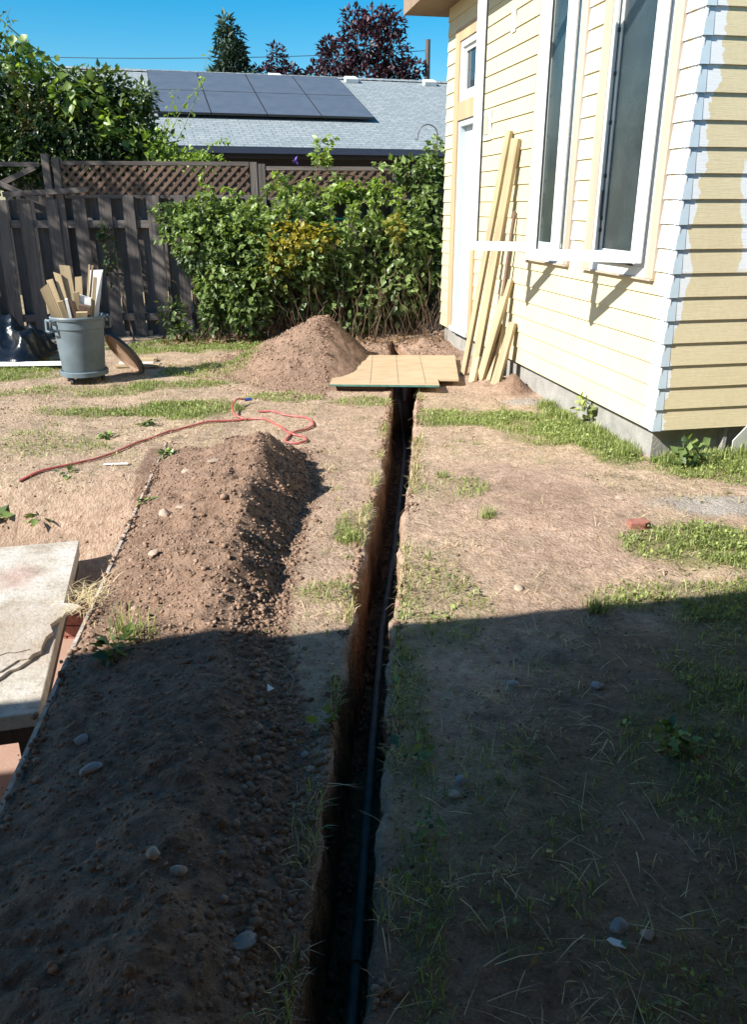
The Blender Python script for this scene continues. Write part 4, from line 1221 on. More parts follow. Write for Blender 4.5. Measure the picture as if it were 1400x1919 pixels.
MB().tube(hose, .0082, 8).build('hose', M['red'], hz, True)
h2 = smooth_path([(-1.02, 6.23, 0), (-1.12, 6.30, .02), (-1.17, 6.5, .04), (-1.15, 6.68, .05), (-1.10, 6.74, .035)])
MB().tube([p + Vector((0, 0, zgf(p.x, p.y) + .012)) for p in h2], .0082, 8).build('hose', M['red'], hz, True)
p = h2[-1]; zc = zgf(p.x, p.y) + .045
MB().tube([(p.x, p.y, zc), (p.x + .055, p.y + .01, zc + .004)], [.015, .013], 8).build('coupling', M['bluecap'], hz, True)

# paint stick, plastic scraps
o = board('paint_stick', (-1.76, 4.98, zgf(-1.76, 4.98) + .012), (-1.61, 5.01, zgf(-1.61, 5.01) + .012), .026, .005, (0, 0, 1), M['white'])
tag(o, 'white paint stirring stick lying on the dry lawn below the red hose', 'stick')
def scrap(name, x, y, poly, label, mat='white', tilt=(0, 0, 0), cat='scrap'):
    m = MB(); m.prism(poly, 0, .003); o = m.build(name, M[mat]); o.location = (x, y, zgf(x, y) + .008); o.rotation_euler = tilt
    return tag(o, label, cat)
scrap('plastic_scrap', -.36, 2.38, [(-.012, -.012), (.014, 0), (-.006, .022)], 'tiny blue white triangle of plastic on the shaded soil', tilt=(.3, .2, .4))
scrap('plastic_scrap', .56, 1.365, [(-.022, .003), (-.007, -.008), (.022, -.010), (.018, .004), (-.014, .010)], 'crumpled white plastic scrap near stones low in the shade', tilt=(.2, -.1, -.3))
scrap('plastic_scrap', .88, 1.17, [(-.03, -.05), (.03, -.05), (.02, .05), (-.025, .04)], 'pale blue leaf shaped scrap at the bottom right corner', 'bluestone', tilt=(.3, .2, .1))

# ------------------------------------------------------------------ stone slab bench
bn = empty('slab_bench', (-1.31, 2.64, -.75), R(14), 'low dark framed bench topped by a cracked pale stone slab on the sunken patio', 'bench')
# local x across (negative to the left), y along
def jag(p, q, n, amp, sd):
    rs = np.random.default_rng(int(sd * 10)); out = []
    for i in range(n):
        t = (i + (rs.uniform(-.35, .35) if i else 0)) / n; f = rs.uniform(-1, 1) * (0 if i == 0 else 1) * .5
        dx, dy = q[0] - p[0], q[1] - p[1]; L = math.hypot(dx, dy)
        out.append((p[0] + dx * t - dy / L * amp * f, p[1] + dy * t + dx / L * amp * f))
    return out
base_poly = [(-.62, 0), (-.005, 0), (0, .012), (0, 1.70), (-.006, 1.71), (-.62, 1.71)]
MB().prism(base_poly, .435, .50).build('slab', M['slab'], bn, bevel=.008)
# upper flaked layers with ragged edges
top = jag((-.62, .27), (-.22, .30), 12, .05, 1.3) + jag((-.22, .30), (-.045, .45), 6, .03, 2.2) + jag((-.045, .45), (-.012, .76), 5, .03, 3.1) + [(.03, .80), (.078, .835), (.085, .86), (.04, .89), (.004, .90), (.004, 1.712), (-.62, 1.712)]
MB().prism(top, .502, .524).build('slab_layer', M['slab'], bn, bevel=.002)
mid_ = jag((-.61, .22), (-.25, .22), 10, .04, 6.3) + jag((-.25, .22), (-.05, .42), 6, .03, 7.7) + [(-.08, .5), (-.61, .5)]
MB().prism(mid_, .5005, .515).build('slab_flake', M['slab'], bn, bevel=.003)
crk = jag((-.61, .40), (-.05, .47), 16, .02, 9.3)
cm_ = MB(); cm_.tube([(p[0], p[1], .524) for p in crk], .003, 4); cm_.build('crack', M['darkwood'], bn)
m = MB()
m.box((-.61, .02, .36), (-.015, .075, .433)); m.box((-.61, 1.63, .36), (-.015, 1.685, .433)); m.box((-.07, .0755, .36), (-.015, 1.6295, .433))
m.build('apron', M['darkwood'], bn)
for (lx, ly) in ((-.10, .03), (-.10, 1.60), (-.58, .03), (-.58, 1.60)):
    board('leg', (lx + .03, ly + .03, .0), (lx + .03, ly + .03, .358), .06, .06, (0, -1, 0), M['darkwood'], bn)

# ------------------------------------------------------------------ bin, dolly, scraps, lid
BX, BY = -2.80, 7.72; BZ = zgf(BX, BY)
tb = empty('trash_can', (BX, BY, BZ), 0, 'grey blue round plastic bin on a wheeled dolly, full of wood scraps', 'bin')
prof = [(.001, .115), (.190, .115), (.198, .135), (.226, .52), (.236, .525), (.238, .60), (.250, .605), (.254, .625), (.246, .637), (.232, .632), (.226, .60), (.19, .14), (.001, .13)]
MB().lathe(prof, 40).build('body', M['bin'], tb, True)
MB().lathe([(.001, .075), (.205, .075), (.222, .08), (.224, .12), (.214, .128), (.200, .122), (.196, .112), (.001, .112)], 36).build('dolly', M['bin'], tb, True)
for k in range(5):
    a = k * 2 * math.pi / 5 + .5; cx, cy = .165 * math.cos(a), .165 * math.sin(a)
    wo = MB().tube([(cx - .012, cy, .030), (cx + .012, cy, .030)], .029, 12).build('wheel', M['bindark'], tb)
    MB().box((cx - .018, cy - .01, .055), (cx + .018, cy + .01, .0745)).build('caster_fork', M['bindark'], tb)
def handle(a):
    m = MB()
    def P(da, r, z): return (r * math.cos(a + da), r * math.sin(a + da), z)
    pts = [P(-.21, .243, .600), P(-.20, .285, .600), P(-.19, .288, .510), P(-.06, .292, .505), P(.06, .292, .505), P(.19, .288, .510), P(.20, .285, .600), P(.21, .243, .600)]
    m.tube(pts, .014, 4)
    m.tube([P(-.20, .285, .605), P(0, .290, .608), P(.20, .285, .605)], .013, 4)
    m.tube([P(-.19, .232, .510), P(-.19, .288, .510)], .012, 4); m.tube([P(.19, .232, .510), P(.19, .288, .510)], .012, 4)
    m.build('handle', M['bin'], tb, False)
handle(R(220)); handle(R(40))
SCR = [  # bottom dx, dy, top dx, top dy, top z, width, thick, mat, label
    (-.17, -.05, -.235, -.10, .90, .085, .020, 'scrap', 'pale angled board end at the left front of the bin'),
    (-.12, .02, -.23, .04, .95, .06, .022, 'scrap', 'board end second from the left in the bin'),
    (-.10, .08, -.165, .08, 1.00, .06, .03, 'scrap', 'thick board end behind the left ones in the bin'),
    (-.08, .10, -.105, .13, 1.09, .095, .035, 'scrap', 'tallest wide board standing in the bin'),
    (-.05, -.02, -.09, -.13, .76, .05, .03, 'scrap', 'short dark stub at the front left of the bin'),
    (-.02, .05, .02, .10, .96, .062, .022, 'scrap', 'tan board leaning right in the middle of the bin'),
    (-.02, -.10, -.025, -.16, .80, .025, .02, 'white', 'narrow white strip at the front of the bin'),
    (.03, -.02, .045, -.08, .87, .05, .03, 'scrap', 'pointed tan offcut in the middle of the bin'),
    (.02, -.06, .02, -.14, .78, .05, .03, 'lattice', 'brown stub at the front middle of the bin'),
    (.05, .0, .165, .02, 1.09, .014, .014, 'lumber', 'thin tan stick leaning right in the bin'),
    (.06, .02, .185, .05, 1.08, .018, .014, 'lumber', 'second thin stick beside the white panel in the bin'),
    (.10, .06, .20, .10, 1.04, .115, .012, 'white', 'white jagged panel at the right of the bin'),
    (.13, .02, .22, -.02, .98, .030, .02, 'scrap', 'narrow board along the right side of the white panel'),
    (.07, -.01, .105, -.04, .82, .12, .05, 'white', 'white boxy offcut at the right of the bin'),
    (.09, -.05, .12, -.10, .74, .10, .06, 'lattice', 'reddish brown block below the white offcut in the bin'),
    (.03, -.02, .10, -.15, .69, .10, .025, 'scrap', 'tan flat offcut lying on the bin rim at front right')]
for (bx, by, tx, ty, tz, w_, t_, mt, lab) in SCR:
    o = board('wood_scrap', (BX + bx * .55, BY + by * .5, BZ + .30), (BX + tx, BY + ty, BZ + tz), w_, t_, (.15, -1, 0), M[mt], None, jag=.025 if w_ > .04 else 0)
    tag(o, lab, 'wood scrap', 'wood scraps standing in the bin')
# lid leaning on the can
ld = empty('bin_lid', (-2.50, 8.10, zgf(-2.5, 8.1) + .20), 0, 'dark round bin lid leaning against the back of the bin', 'lid')
MB().lathe([(.001, .030), (.17, .028), (.235, .012), (.252, .0), (.256, -.022), (.248, -.024)], 36).build('lid_top', M['bindark'], ld, True)
MB().lathe([(.247, -.023), (.236, .004), (.168, .018), (.001, .020)], 36).build('lid_underside', M['lidunder'], ld, True)
nv = Vector((.60, .56, .56)).normalized()
ld.rotation_euler = nv.to_track_quat('Z', 'Y').to_euler()

# ------------------------------------------------------------------ tarp and flat boards at the left
def tarp():
    nu, nv = 80, 64; V = []
    for j in range(nv):
        for i in range(nu):
            x = -4.75 + 1.15 * i / (nu - 1); y = 8.35 + 1.1 * j / (nv - 1)
            u = i / (nu - 1); v = j / (nv - 1)
            h = .40 * math.exp(-((u - .45) / .42) ** 2 - ((v - .55) / .34) ** 2) + .10 * math.exp(-((u - .86) / .07) ** 2 - ((v - .4) / .3) ** 2)
            e_ = min(u, 1 - u, v, 1 - v) / .12
            h = h * min(1, e_ * 2) + .012
            V.append((x, y, h))
    V = np.array(V)
    cre = np.abs(fbm(V[:, 0] * 2.6 + V[:, 1] * 1.3, V[:, 1] * 2.4, 3, 4))
    cr2 = 1 - np.abs(2 * vn(V[:, 0] * 5 + V[:, 1] * 2.5, V[:, 1] * 3.5 - V[:, 0] * 2, 71) - 1)
    V[:, 2] += (.16 * cre + .09 * cr2 ** 2) * ss(.02, .2, V[:, 2]); V[:, 0] += .05 * fbm(V[:, 0] * 4, V[:, 1] * 4, 13, 3); V[:, 1] += .06 * fbm(V[:, 0] * 3, V[:, 1] * 5, 17, 3)
    V[:, 2] += zg(V[:, 0], V[:, 1], False) + .04
    idx = np.arange(nu * nv).reshape(nv, nu)
    F = np.stack([idx[:-1, :-1], idx[:-1, 1:], idx[1:, 1:], idx[1:, :-1]], -1).reshape(-1, 4)
    me = npmesh('plastic_tarp', V, [F], M['tarp'], True)
    o = link('plastic_tarp', me)
    so = o.modifiers.new('thick', 'SOLIDIFY'); so.thickness = .002
    tag(o, 'crumpled black plastic sheeting thrown over a pile at the far left', 'tarp')
tarp()
FLAT = [((-4.9, 8.28, .05), (-2.95, 8.43, .05), .09, .03, 'white', 'long white board lying in front of the black sheeting'),
        ((-4.8, 8.40, .02), (-3.0, 8.55, .025), .12, .022, 'scrap', 'tan board lying behind the long white board'),
        ((-3.75, 9.05, .02), (-3.2, 9.15, .02), .35, .02, 'scrap', 'plywood offcut on the lawn between the sheeting and the bin'),
        ((-2.75, 8.75, .03), (-2.38, 8.80, .03), .14, .025, 'scrap', 'tan board end on the lawn right of the bin, farthest back'),
        ((-2.72, 8.62, .055), (-2.35, 8.60, .055), .06, .02, 'lumber', 'tan strip stacked on the boards right of the bin'),
        ((-2.70, 8.50, .03), (-2.34, 8.50, .03), .05, .025, 'white', 'white board end on the lawn right of the bin'),
        ((-2.70, 8.36, .02), (-2.25, 8.40, .02), .09, .02, 'lumber', 'pale plank lying on the lawn right of the bin, nearest the camera')]
for (a, b, w_, t_, mt, lab) in FLAT:
    z0 = zgf(a[0], a[1]); 
    o = board('flat_board', (a[0], a[1], a[2] + z0), (b[0], b[1], b[2] + z0), w_, t_, (0, 0, 1), M[mt])
    tag(o, lab, 'board', 'boards lying on the lawn by the bin')
o = board('rusty_stake', (-3.02, 10.2, .0), (-3.12, 10.25, .55), .022, .008, (0, -1, 0), M['lattice']); tag(o, 'thin rusty stake leaning on the fence right of the bin', 'stake')
o = board('wooden_stake', (-2.02, 10.02, -.05), (-2.0, 10.02, .27), .05, .03, (0, -1, 0), M['cedar']); tag(o, 'short brown wooden stake at the foot of the leafy bramble', 'stake')

# ------------------------------------------------------------------ hedge of brambles in front of the fence
def plant(name, label, cat, blobsL, n, size, mat, stems, droop=.35, aspect=.65, tri=True, stemmat='stem', group=None, shell=.5, shoots=None, loc=None, srad=.006):
    root = empty(name, loc or (0, 0, 0), 0, label, cat, group)
    P, Nn = blob_points(blobsL, n, shell)
    k = P[:, 2] > .03; P, Nn = P[k], Nn[k]
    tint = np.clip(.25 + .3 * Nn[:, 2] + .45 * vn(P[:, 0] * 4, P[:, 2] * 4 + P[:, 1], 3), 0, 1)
    sz = np.full(len(P), size)
    if shoots:
        p2, n2, s2 = cane_leaves(shoots, 4, size)
        P = np.concatenate([P, p2]); Nn = np.concatenate([Nn, n2]); sz = np.concatenate([sz, s2]); tint = np.concatenate([tint, np.full(len(p2), .75)])
    if loc is not None:
        P = P - np.array(loc)
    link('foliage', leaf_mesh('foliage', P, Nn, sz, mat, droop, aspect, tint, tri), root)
    m = MB()
    for c in stems + (shoots or []):
        m.tube([q - Vector(loc or (0, 0, 0)) for q in c], [srad * (1 - .6 * i / len(c)) for i in range(len(c))], 5)
    if m.v: m.build('stems', M[stemmat], root)
    return root
def stemset(x0, x1, y0, y1, n, z, spread=.35):
    out = []
    for _ in range(n):
        a = (random.uniform(x0, x1), random.uniform(y0, y1), 0.0); b = (a[0] + random.uniform(-spread, spread), a[1] + random.uniform(-.25, .2), random.uniform(.5, 1) * z)
        out.append(arch(a, b, random.uniform(.02, .2)))
    return out
plant('bramble_bush', 'dense dark green bramble arching over the grey fence boards, nearest the bin', 'bush',
      [(-2.02, 10.15, 1.12, .40, .40, .30), (-2.38, 10.2, 1.40, .20, .2, .13), (-1.75, 10.1, .72, .40, .42, .45), (-1.95, 10.05, .45, .17, .25, .36), (-1.45, 10.15, 1.15, .40, .38, .38), (-2.1, 10.3, 1.42, .35, .25, .22), (-1.5, 10.0, .55, .30, .35, .42), (-1.75, 10.3, 1.35, .4, .3, .25)],
      3300, .078, M['bramble'], stemset(-2.3, -1.2, 10.0, 10.5, 26, .9),
      shoots=[arch((-1.9 + .09 * i, 10.2, 1.0), (-2.45 + .22 * i, 9.95, 1.25 + .5 * ((i * 7) % 5) / 5), .12 + .1 * (i % 3)) for i in range(8)] + [arch((-2.0, 10.3, 1.3), (-2.66, 10.1, 1.52), .18), arch((-2.1, 10.2, 1.2), (-2.55, 10.0, 1.18), .2), arch((-1.6, 10.3, 1.3), (-1.75, 10.2, 1.68), .05), arch((-1.5, 10.3, 1.3), (-1.25, 10.3, 1.85), .05)])
plant('yellowing_bush', 'bush with yellow and orange leaves in the middle of the bramble hedge', 'bush',
      [(-1.0, 9.97, 1.12, .42, .3, .24), (-1.2, 9.95, .84, .24, .25, .28), (-.7, 10.0, 1.22, .30, .2, .16), (.25, 10.15, 1.35, .10, .2, .25), (-.95, 9.95, 1.3, .2, .2, .2)], 560, .07, M['yellowleaf'], stemset(-1.2, -.7, 9.9, 10.2, 12, .9), srad=.005, shell=.1)
plant('raspberry_canes', 'green leafy canes climbing the fence behind the yellow leaves', 'bush',
      [(-.95, 10.25, .75, .5, .4, .5), (-.5, 10.3, 1.0, .36, .35, .4), (-.95, 10.4, 1.42, .38, .25, .2), (-.3, 10.4, .5, .45, .4, .5), (.05, 10.5, 1.3, .22, .2, .2), (-1.15, 10.0, .98, .22, .3, .3), (-.75, 10.0, 1.0, .2, .25, .25)],
      2300, .078, M['bramble'], stemset(-1.3, 0.1, 9.95, 10.5, 60, 1.0),
      shoots=[arch((-1.1 + .16 * i, 10.3, .9), (-1.25 + .2 * i, 10.05, 1.3 + .35 * ((i * 3) % 4) / 4), .15) for i in range(8)] + [arch((-.8, 10.5, 1.4), (-.62, 10.45, 2.35), .02), arch((-.7, 10.5, 1.4), (-.42, 10.5, 1.95), .03), arch((-1.2, 10.5, 1.4), (-1.05, 10.5, 1.95), .05), arch((-.3, 10.5, 1.5), (.3, 10.4, 1.6), .12)])
plant('rambling_vine', 'broad leaved green vine filling the corner between the fence and the house', 'bush',
      [(.35, 10.5, 1.15, .34, .35, .35), (.62, 10.6, .95, .32, .35, .45), (.7, 10.75, 1.45, .28, .3, .35), (.25, 10.5, .62, .36, .38, .42), (.62, 10.75, .5, .3, .3, .4), (.72, 10.9, 1.85, .22, .25, .32), (.55, 10.9, 2.02, .3, .2, .14), (.8, 10.95, 2.2, .12, .15, .2)],
      2800, .088, M['bramble'], stemset(0.1, .85, 10.3, 10.8, 40, 1.2), aspect=.75, tri=False,
      shoots=[arch((.55, 11, 1.6), (.25, 10.9, 2.12), .1), arch((.7, 11, 1.8), (.78, 10.9, 2.42), .02), arch((.45, 10.9, 1.9), (.02, 10.85, 2.08), .06)])
plant('fence_top_vine', 'leafy vine trailing along the lattice top over the middle of the fence', 'vine',
      [(-.55, 10.8, 1.74, .72, .10, .07), (-.1, 10.85, 1.78, .5, .10, .08)], 300, .065, M['vineleaf'], [arch((-1.3, 10.85, 1.7), (.3, 10.95, 1.75), .25)], shell=.3,
      shoots=[arch((-.62, 11.0, 2.0), (-.52, 11.0, 2.42), .01), arch((-.55, 11.0, 2.0), (-.78, 11.0, 2.18), .03)])
plant('climbing_canes', 'ragged leafy canes reaching over the lattice above the bramble hedge', 'bush',
      [(-1.9, 10.4, 1.5, .3, .15, .08), (-.9, 10.45, 1.55, .5, .15, .08)], 110, .07, M['vineleaf'], [], stemmat='gstem', shell=.2,
      shoots=[arch((-2.1 + .26 * i, 10.35, 1.2), (-2.35 + .30 * i, 10.3 + .05 * (i % 3), 1.62 + .42 * ((i * 5) % 7) / 7), .06 + .05 * (i % 3)) for i in range(10)])
# small ivy on the fence boards
plant('fence_ivy', 'small ivy climbing between two grey fence boards above the bin', 'vine',
      [(-3.32, 10.58, 1.0, .10, .06, .36), (-3.38, 10.58, 1.3, .10, .06, .15)], 190, .06, M['shrubleaf'], [arch((-3.3, 10.6, .5), (-3.36, 10.6, 1.5), .0)], tri=False, shell=.2)
plant('low_weed', 'low leafy weed at the foot of the fence boards beside the bramble', 'weed',
      [(-2.55, 10.35, .30, .20, .14, .22), (-2.42, 10.2, .12, .2, .18, .1)], 220, .07, M['bramble'], [arch((-2.5, 10.4, 0), (-2.6, 10.3, .5), .0)], tri=False, shell=.2)
# dead canes and litter under the hedge
dc = MB()
for _ in range(190):
    x = random.uniform(-2.2, .9); y = random.uniform(9.8, 10.5) + max(0, x + .5) * .12; L = random.uniform(.25, .85)
    a = random.uniform(-.45, .45)
    dc.tube(arch((x, y, .0), (x + math.sin(a) * L, y + random.uniform(-.15, .1), math.cos(a) * L), random.uniform(-.06, .10), 6), random.uniform(.0014, .0032), 4)
tag(dc.build('dead_canes', M['stem']), 'thicket of dead brown canes under the bramble hedge', 'canes', kind='stuff')
n = 900
x = RNG.uniform(-2.6, .9, n); y = RNG.uniform(9.75, 10.6, n) + np.maximum(0, x + .5) * .1
P = np.stack([x, y, zg(x, y) + RNG.uniform(0, .05, n)], -1)
tag(link('leaf_litter', leaf_mesh('leaf_litter', P, np.tile([0, 0, .4], (n, 1)), np.full(n, .05), M['deadleaf'], 0)), 'dead leaves lying under the bramble hedge', 'leaf litter', kind='stuff')
# teal garden hose strung behind the leaves
th = MB().tube(smooth_path([(-2.0, 10.45, 1.36), (-1.72, 10.4, 1.42), (-1.45, 10.42, 1.38), (-1.2, 10.5, 1.28), (-.8, 10.6, 1.40), (-.4, 10.72, 1.44), (-.1, 10.72, 1.38), (.08, 10.7, 1.32), (.3, 10.72, 1.28), (.75, 10.62, 1.22)]), .012, 8).build('garden_hose', M['teal'], None, True)
tag(th, 'teal garden hose hung through the bushes along the fence', 'hose')
# violet clematis flower
fl = empty('clematis_flower', (-.98, 10.9, 2.12), 0, 'single violet clematis flower above the fence rail', 'flower')
for k in range(6):
    a = k * math.pi / 3
    P = np.array([[0, 0, 0]]); Dn = np.array([[math.cos(a), -.35, math.sin(a)]]) * 3
    link('petal', leaf_mesh('petal', P, Dn, np.array([.06]), M['violet'], 0, .6), fl)

# shepherd hook
hk = []
for i in range(17):
    a = math.pi * i / 16; hk.append((.70 + .125 * math.cos(a), 11.35, 2.44 + .125 * math.sin(a)))
hk = [(.825, 11.35, 0), (.825, 11.35, 2.3)] + hk + [(.573, 11.35, 2.40), (.56, 11.35, 2.385), (.545, 11.35, 2.40)]
tag(MB().tube(hk, .007, 6).build('shepherd_hook', M['iron'], None, True), 'dark iron shepherd hook standing behind the fence by the house', 'hook')

# ------------------------------------------------------------------ big shrub behind the fence at left
shr = plant('flowering_shrub', 'big dark shrub rising above the left part of the fence', 'shrub',
      [(-5.6, 11.9, 2.7, .9, .7, .9), (-4.8, 11.9, 3.0, .65, .6, .62), (-4.3, 11.7, 2.55, .7, .55, .55), (-3.7, 11.6, 2.5, .5, .45, .42), (-3.3, 11.6, 2.35, .45, .4, .32), (-3.15, 11.6, 2.66, .3, .3, .30), (-3.5, 11.7, 3.02, .34, .3, .24), (-3.05, 11.65, 2.9, .2, .25, .2), (-2.95, 11.6, 2.3, .35, .3, .24), (-3.6, 11.7, 2.85, .35, .35, .3), (-5.1, 11.8, 2.2, 1.1, .5, .45), (-4.0, 11.6, 2.15, .8, .4, .25), (-3.9, 11.8, 2.95, .42, .4, .32), (-6.5, 12, 2.8, .8, .7, .9)],
      24000, .088, M['shrubleaf'], stemset(-5.8, -3.2, 11.5, 12, 18, 2.6), tri=False, aspect=.6, droop=.2, shell=.15,
      shoots=[arch((-4.9, 11.9, 3.2), (-4.62, 11.8, 3.95), .0), arch((-5.2, 11.9, 3.2), (-5.3, 11.8, 3.85), .0), arch((-3.5, 11.7, 2.6), (-3.2, 11.7, 3.05), .03)])
# pale vine leaves along the crown
P, Nn = blob_points([(-4.35, 11.35, 3.22, .40, .2, .14), (-3.75, 11.3, 2.88, .4, .2, .22), (-3.35, 11.3, 2.55, .25, .2, .3), (-2.95, 11.3, 2.3, .22, .15, .2)], 330, .1)
vr = empty('climbing_vine', (0, 0, 0), 0, 'pale green vine with large leaves sprawling over the top of the dark shrub', 'vine')
link('foliage', leaf_mesh('foliage', P, Nn, np.full(len(P), .11), M['vineleaf'], .35, .85), vr)
bl = []
for (x, z, s_) in ((-4.50, 3.62, .16), (-4.40, 3.55, .15), (-4.22, 3.46, .17), (-4.12, 3.38, .15), (-4.58, 3.72, .13), (-3.98, 3.26, .16), (-4.30, 3.55, .14), (-3.85, 3.14, .14)):
    o = link('leaf', leaf_mesh('leaf', np.array([[0, 0, 0.]]), np.array([[.2, -.9, -.2]]), np.array([s_]), M['vineleaf'], .5, .85), vr, (x, 11.2, z))
MB().tube(smooth_path([(-4.62, 11.25, 3.78), (-4.3, 11.25, 3.5), (-3.9, 11.25, 3.2), (-3.4, 11.3, 2.8), (-3.0, 11.3, 2.3), (-2.8, 11.2, 1.9)]), .008, 5).build('vine_stem', M['gstem'], vr)
P, Nn = blob_points([(-4.45, 11.35, 2.75, .16, .1, .1), (-4.15, 11.35, 2.78, .1, .1, .08), (-4.4, 11.35, 2.55, .12, .1, .12), (-4.55, 11.4, 3.1, .1, .1, .12)], 260, .1)
tag(link('seed_heads', leaf_mesh('seed_heads', P, Nn, np.full(len(P), .035), M['deadleaf'], 0, .7)), 'brown spent flower heads on the front of the dark shrub', 'flowers', kind='stuff')
# rose canes arching up at the right of the shrub
plant('rose_canes', 'thin rose canes with sparse leaves reaching up in front of the solar panels', 'rose',
      [(-2.45, 11.3, 2.16, .45, .2, .13), (-2.2, 11.2, 2.1, .35, .2, .14), (-2.75, 11.3, 2.3, .25, .2, .2)], 620, .065, M['vineleaf'], [], tri=False, shell=.1, stemmat='gstem',
      shoots=[arch((-2.9, 11.4, 2.0), (-2.15, 11.3, 3.05), .12), arch((-2.7, 11.4, 2.1), (-2.02, 11.3, 3.42), -.08), arch((-2.8, 11.4, 2.1), (-2.5, 11.3, 2.95), .05), arch((-2.3, 11.3, 2.1), (-1.85, 11.2, 2.35), .1)])

# weeds in the yard
def weed(x, y, label, n=26, s=.05, mat='grass', h=.06, tall=False):
    r = empty('weed', (x, y, zgf(x, y)), 0, label, 'weed')
    if tall:
        nb = n * 2; bx = RNG.normal(0, s * .22, nb); by = RNG.normal(0, s * .16, nb)
        o = blades('foliage', bx, by, s * RNG.uniform(.35, 1.0, nb), RNG.uniform(.0025, .0055, nb), RNG.uniform(.1, 1.1, nb), M[mat], None, None, z=np.zeros(nb))
        del o['kind']; o.parent = r
    else:
        a = RNG.uniform(0, 6.28, n); rr_ = RNG.random(n) * s * 1.2
        P = np.stack([np.cos(a) * rr_, np.sin(a) * rr_, RNG.uniform(.005, h, n)], -1); Dn = np.stack([np.cos(a), np.sin(a), np.full(n, .3)], -1)
        link('foliage', leaf_mesh('foliage', P, Dn, np.full(n, s), M[mat], .1, .7), r)
weed(-.93, 2.72, 'tall green grass tuft growing at the shadow edge on the long heap', 30, .20, 'grass', tall=True)
weed(-.98, 2.6, 'leafy green weed in the shade beside the tall grass tuft', 34, .05, 'bramble')
weed(-2.05, 4.55, 'broad leaved weed on the dry lawn nearest the stone slab', 16, .06, 'bramble', .03)
weed(-1.95, 4.85, 'broad leaved weed on the dry lawn just above the other one', 12, .05, 'bramble', .03)
weed(-2.35, 4.55, 'wide leafy weed clump at the left edge of the dry lawn', 30, .07, 'bramble', .05)
weed(-1.32, 4.28, 'small bright weed growing by the concrete edge of the heap', 14, .04, 'bramble', .04)
weed(.155, 1.72, 'leafy weed on the right trench lip in the shade', 18, .03, 'bramble', .06)
weed(.12, 2.05, 'small broad leaf weed on the right trench lip, farther from the camera', 9, .04, 'bramble', .04)
weed(-.16, 2.18, 'small weed with a bright leaf on the left trench lip', 10, .045, 'bramble', .05)
weed(.95, 2.1, 'wide weed clump in the shaded grass at the right edge', 60, .04, 'bramble', .06)
weed(2.05, 4.97, 'bushy weed growing against the foundation beside the house corner', 60, .07, 'bramble', .16)
weed(1.62, 6.05, 'feathery tall weed against the foundation of the long wall', 60, .06, 'grass', .22)
weed(.42, 4.72, 'low spiky tuft in the bare soil right of the trench', 26, .08, 'grass', tall=True)
weed(.62, 4.02, 'spiky grass tuft below the low one, right of the trench', 34, .10, 'grass', tall=True)
weed(-.13, 3.75, 'long bladed tuft hanging on the left trench lip', 34, .14, 'grass', tall=True)
weed(.95, 3.02, 'green tuft along the shadow edge right of the trench', 60, .10, 'grass', tall=True)

# extra scattered lawn weeds and a straw bundle on the concrete edge
for (x_, y_, lb) in ((-2.75, 5.15, 'flat green weed on the dry lawn left of the hose end'), (-2.0, 5.75, 'grey green weed between the hose and the green lawn patch'), (-3.1, 6.2, 'low weed patch on the dry lawn far left'), (-1.75, 6.05, 'small weed just behind the middle of the red hose'), (-1.42, 5.25, 'weed growing beside the white paint stick')):
    weed(x_, y_, lb, 34, .042, 'bramble', .035)
n = 170
x = -1.22 + RNG.normal(0, .035, n); y = 3.05 + RNG.normal(0, .09, n)
blades('straw_bundle', x, y, RNG.uniform(.06, .14, n), RNG.uniform(.002, .0035, n), RNG.uniform(1.2, 1.5, n), M['straw'], 'bundle of pale dead straw on the left foot of the long heap', 'dry grass', z=np.full(n, .03) + RNG.uniform(0, .02, n), tint=RNG.uniform(.5, 1, n))

# ------------------------------------------------------------------ neighbour house
NA = (-.613, 16.8, 2.616); NZ = R(15); PIT = math.atan(.34)
nh = empty('grey_roofed_house', (NA[0], NA[1], 0), NZ, 'low neighbour house with pale grey shingle roof and solar panels beyond the fence', 'house')
W0, W1 = -6.5, 8.0; RD = 5.72; SL = RD / math.cos(PIT)
def roofobj(): 
    o = MB().box((W0, 0, -.06), (W1, SL, 0)).build('roof', M['shingle'], nh)
    o.location = (0, -.0, 2.62); o.rotation_euler = (PIT, 0, 0); return o
rf = roofobj()
o = MB().box((W0, -SL, -.06), (W1, 0, -.001)).build('roof', M['shingle'], nh); o.location = (0, RD + .005, 2.62 + RD * .34); o.rotation_euler = (-PIT, 0, 0)
o.rotation_euler = (-PIT, 0, 0); o.location = (0, RD * 2 + .01, 2.62); o.data.transform(Matrix.Translation((0, 0, 0)))
for v in o.data.vertices: pass
MB().box((W0 + .3, .55, -.2), (W1 - .3, RD * 2 - .5, 2.60)).build('wall', M['nwall'], nh)
MB().box((W0, -.10, 2.50), (W1, .0, 2.60)).build('gutter', plain('slate_gutter', (0.035, 0.045, 0.075), .5, .1), nh)
MB().box((W0, .001, 2.44), (W1, .54, 2.50)).build('soffit', M['nwall'], nh)
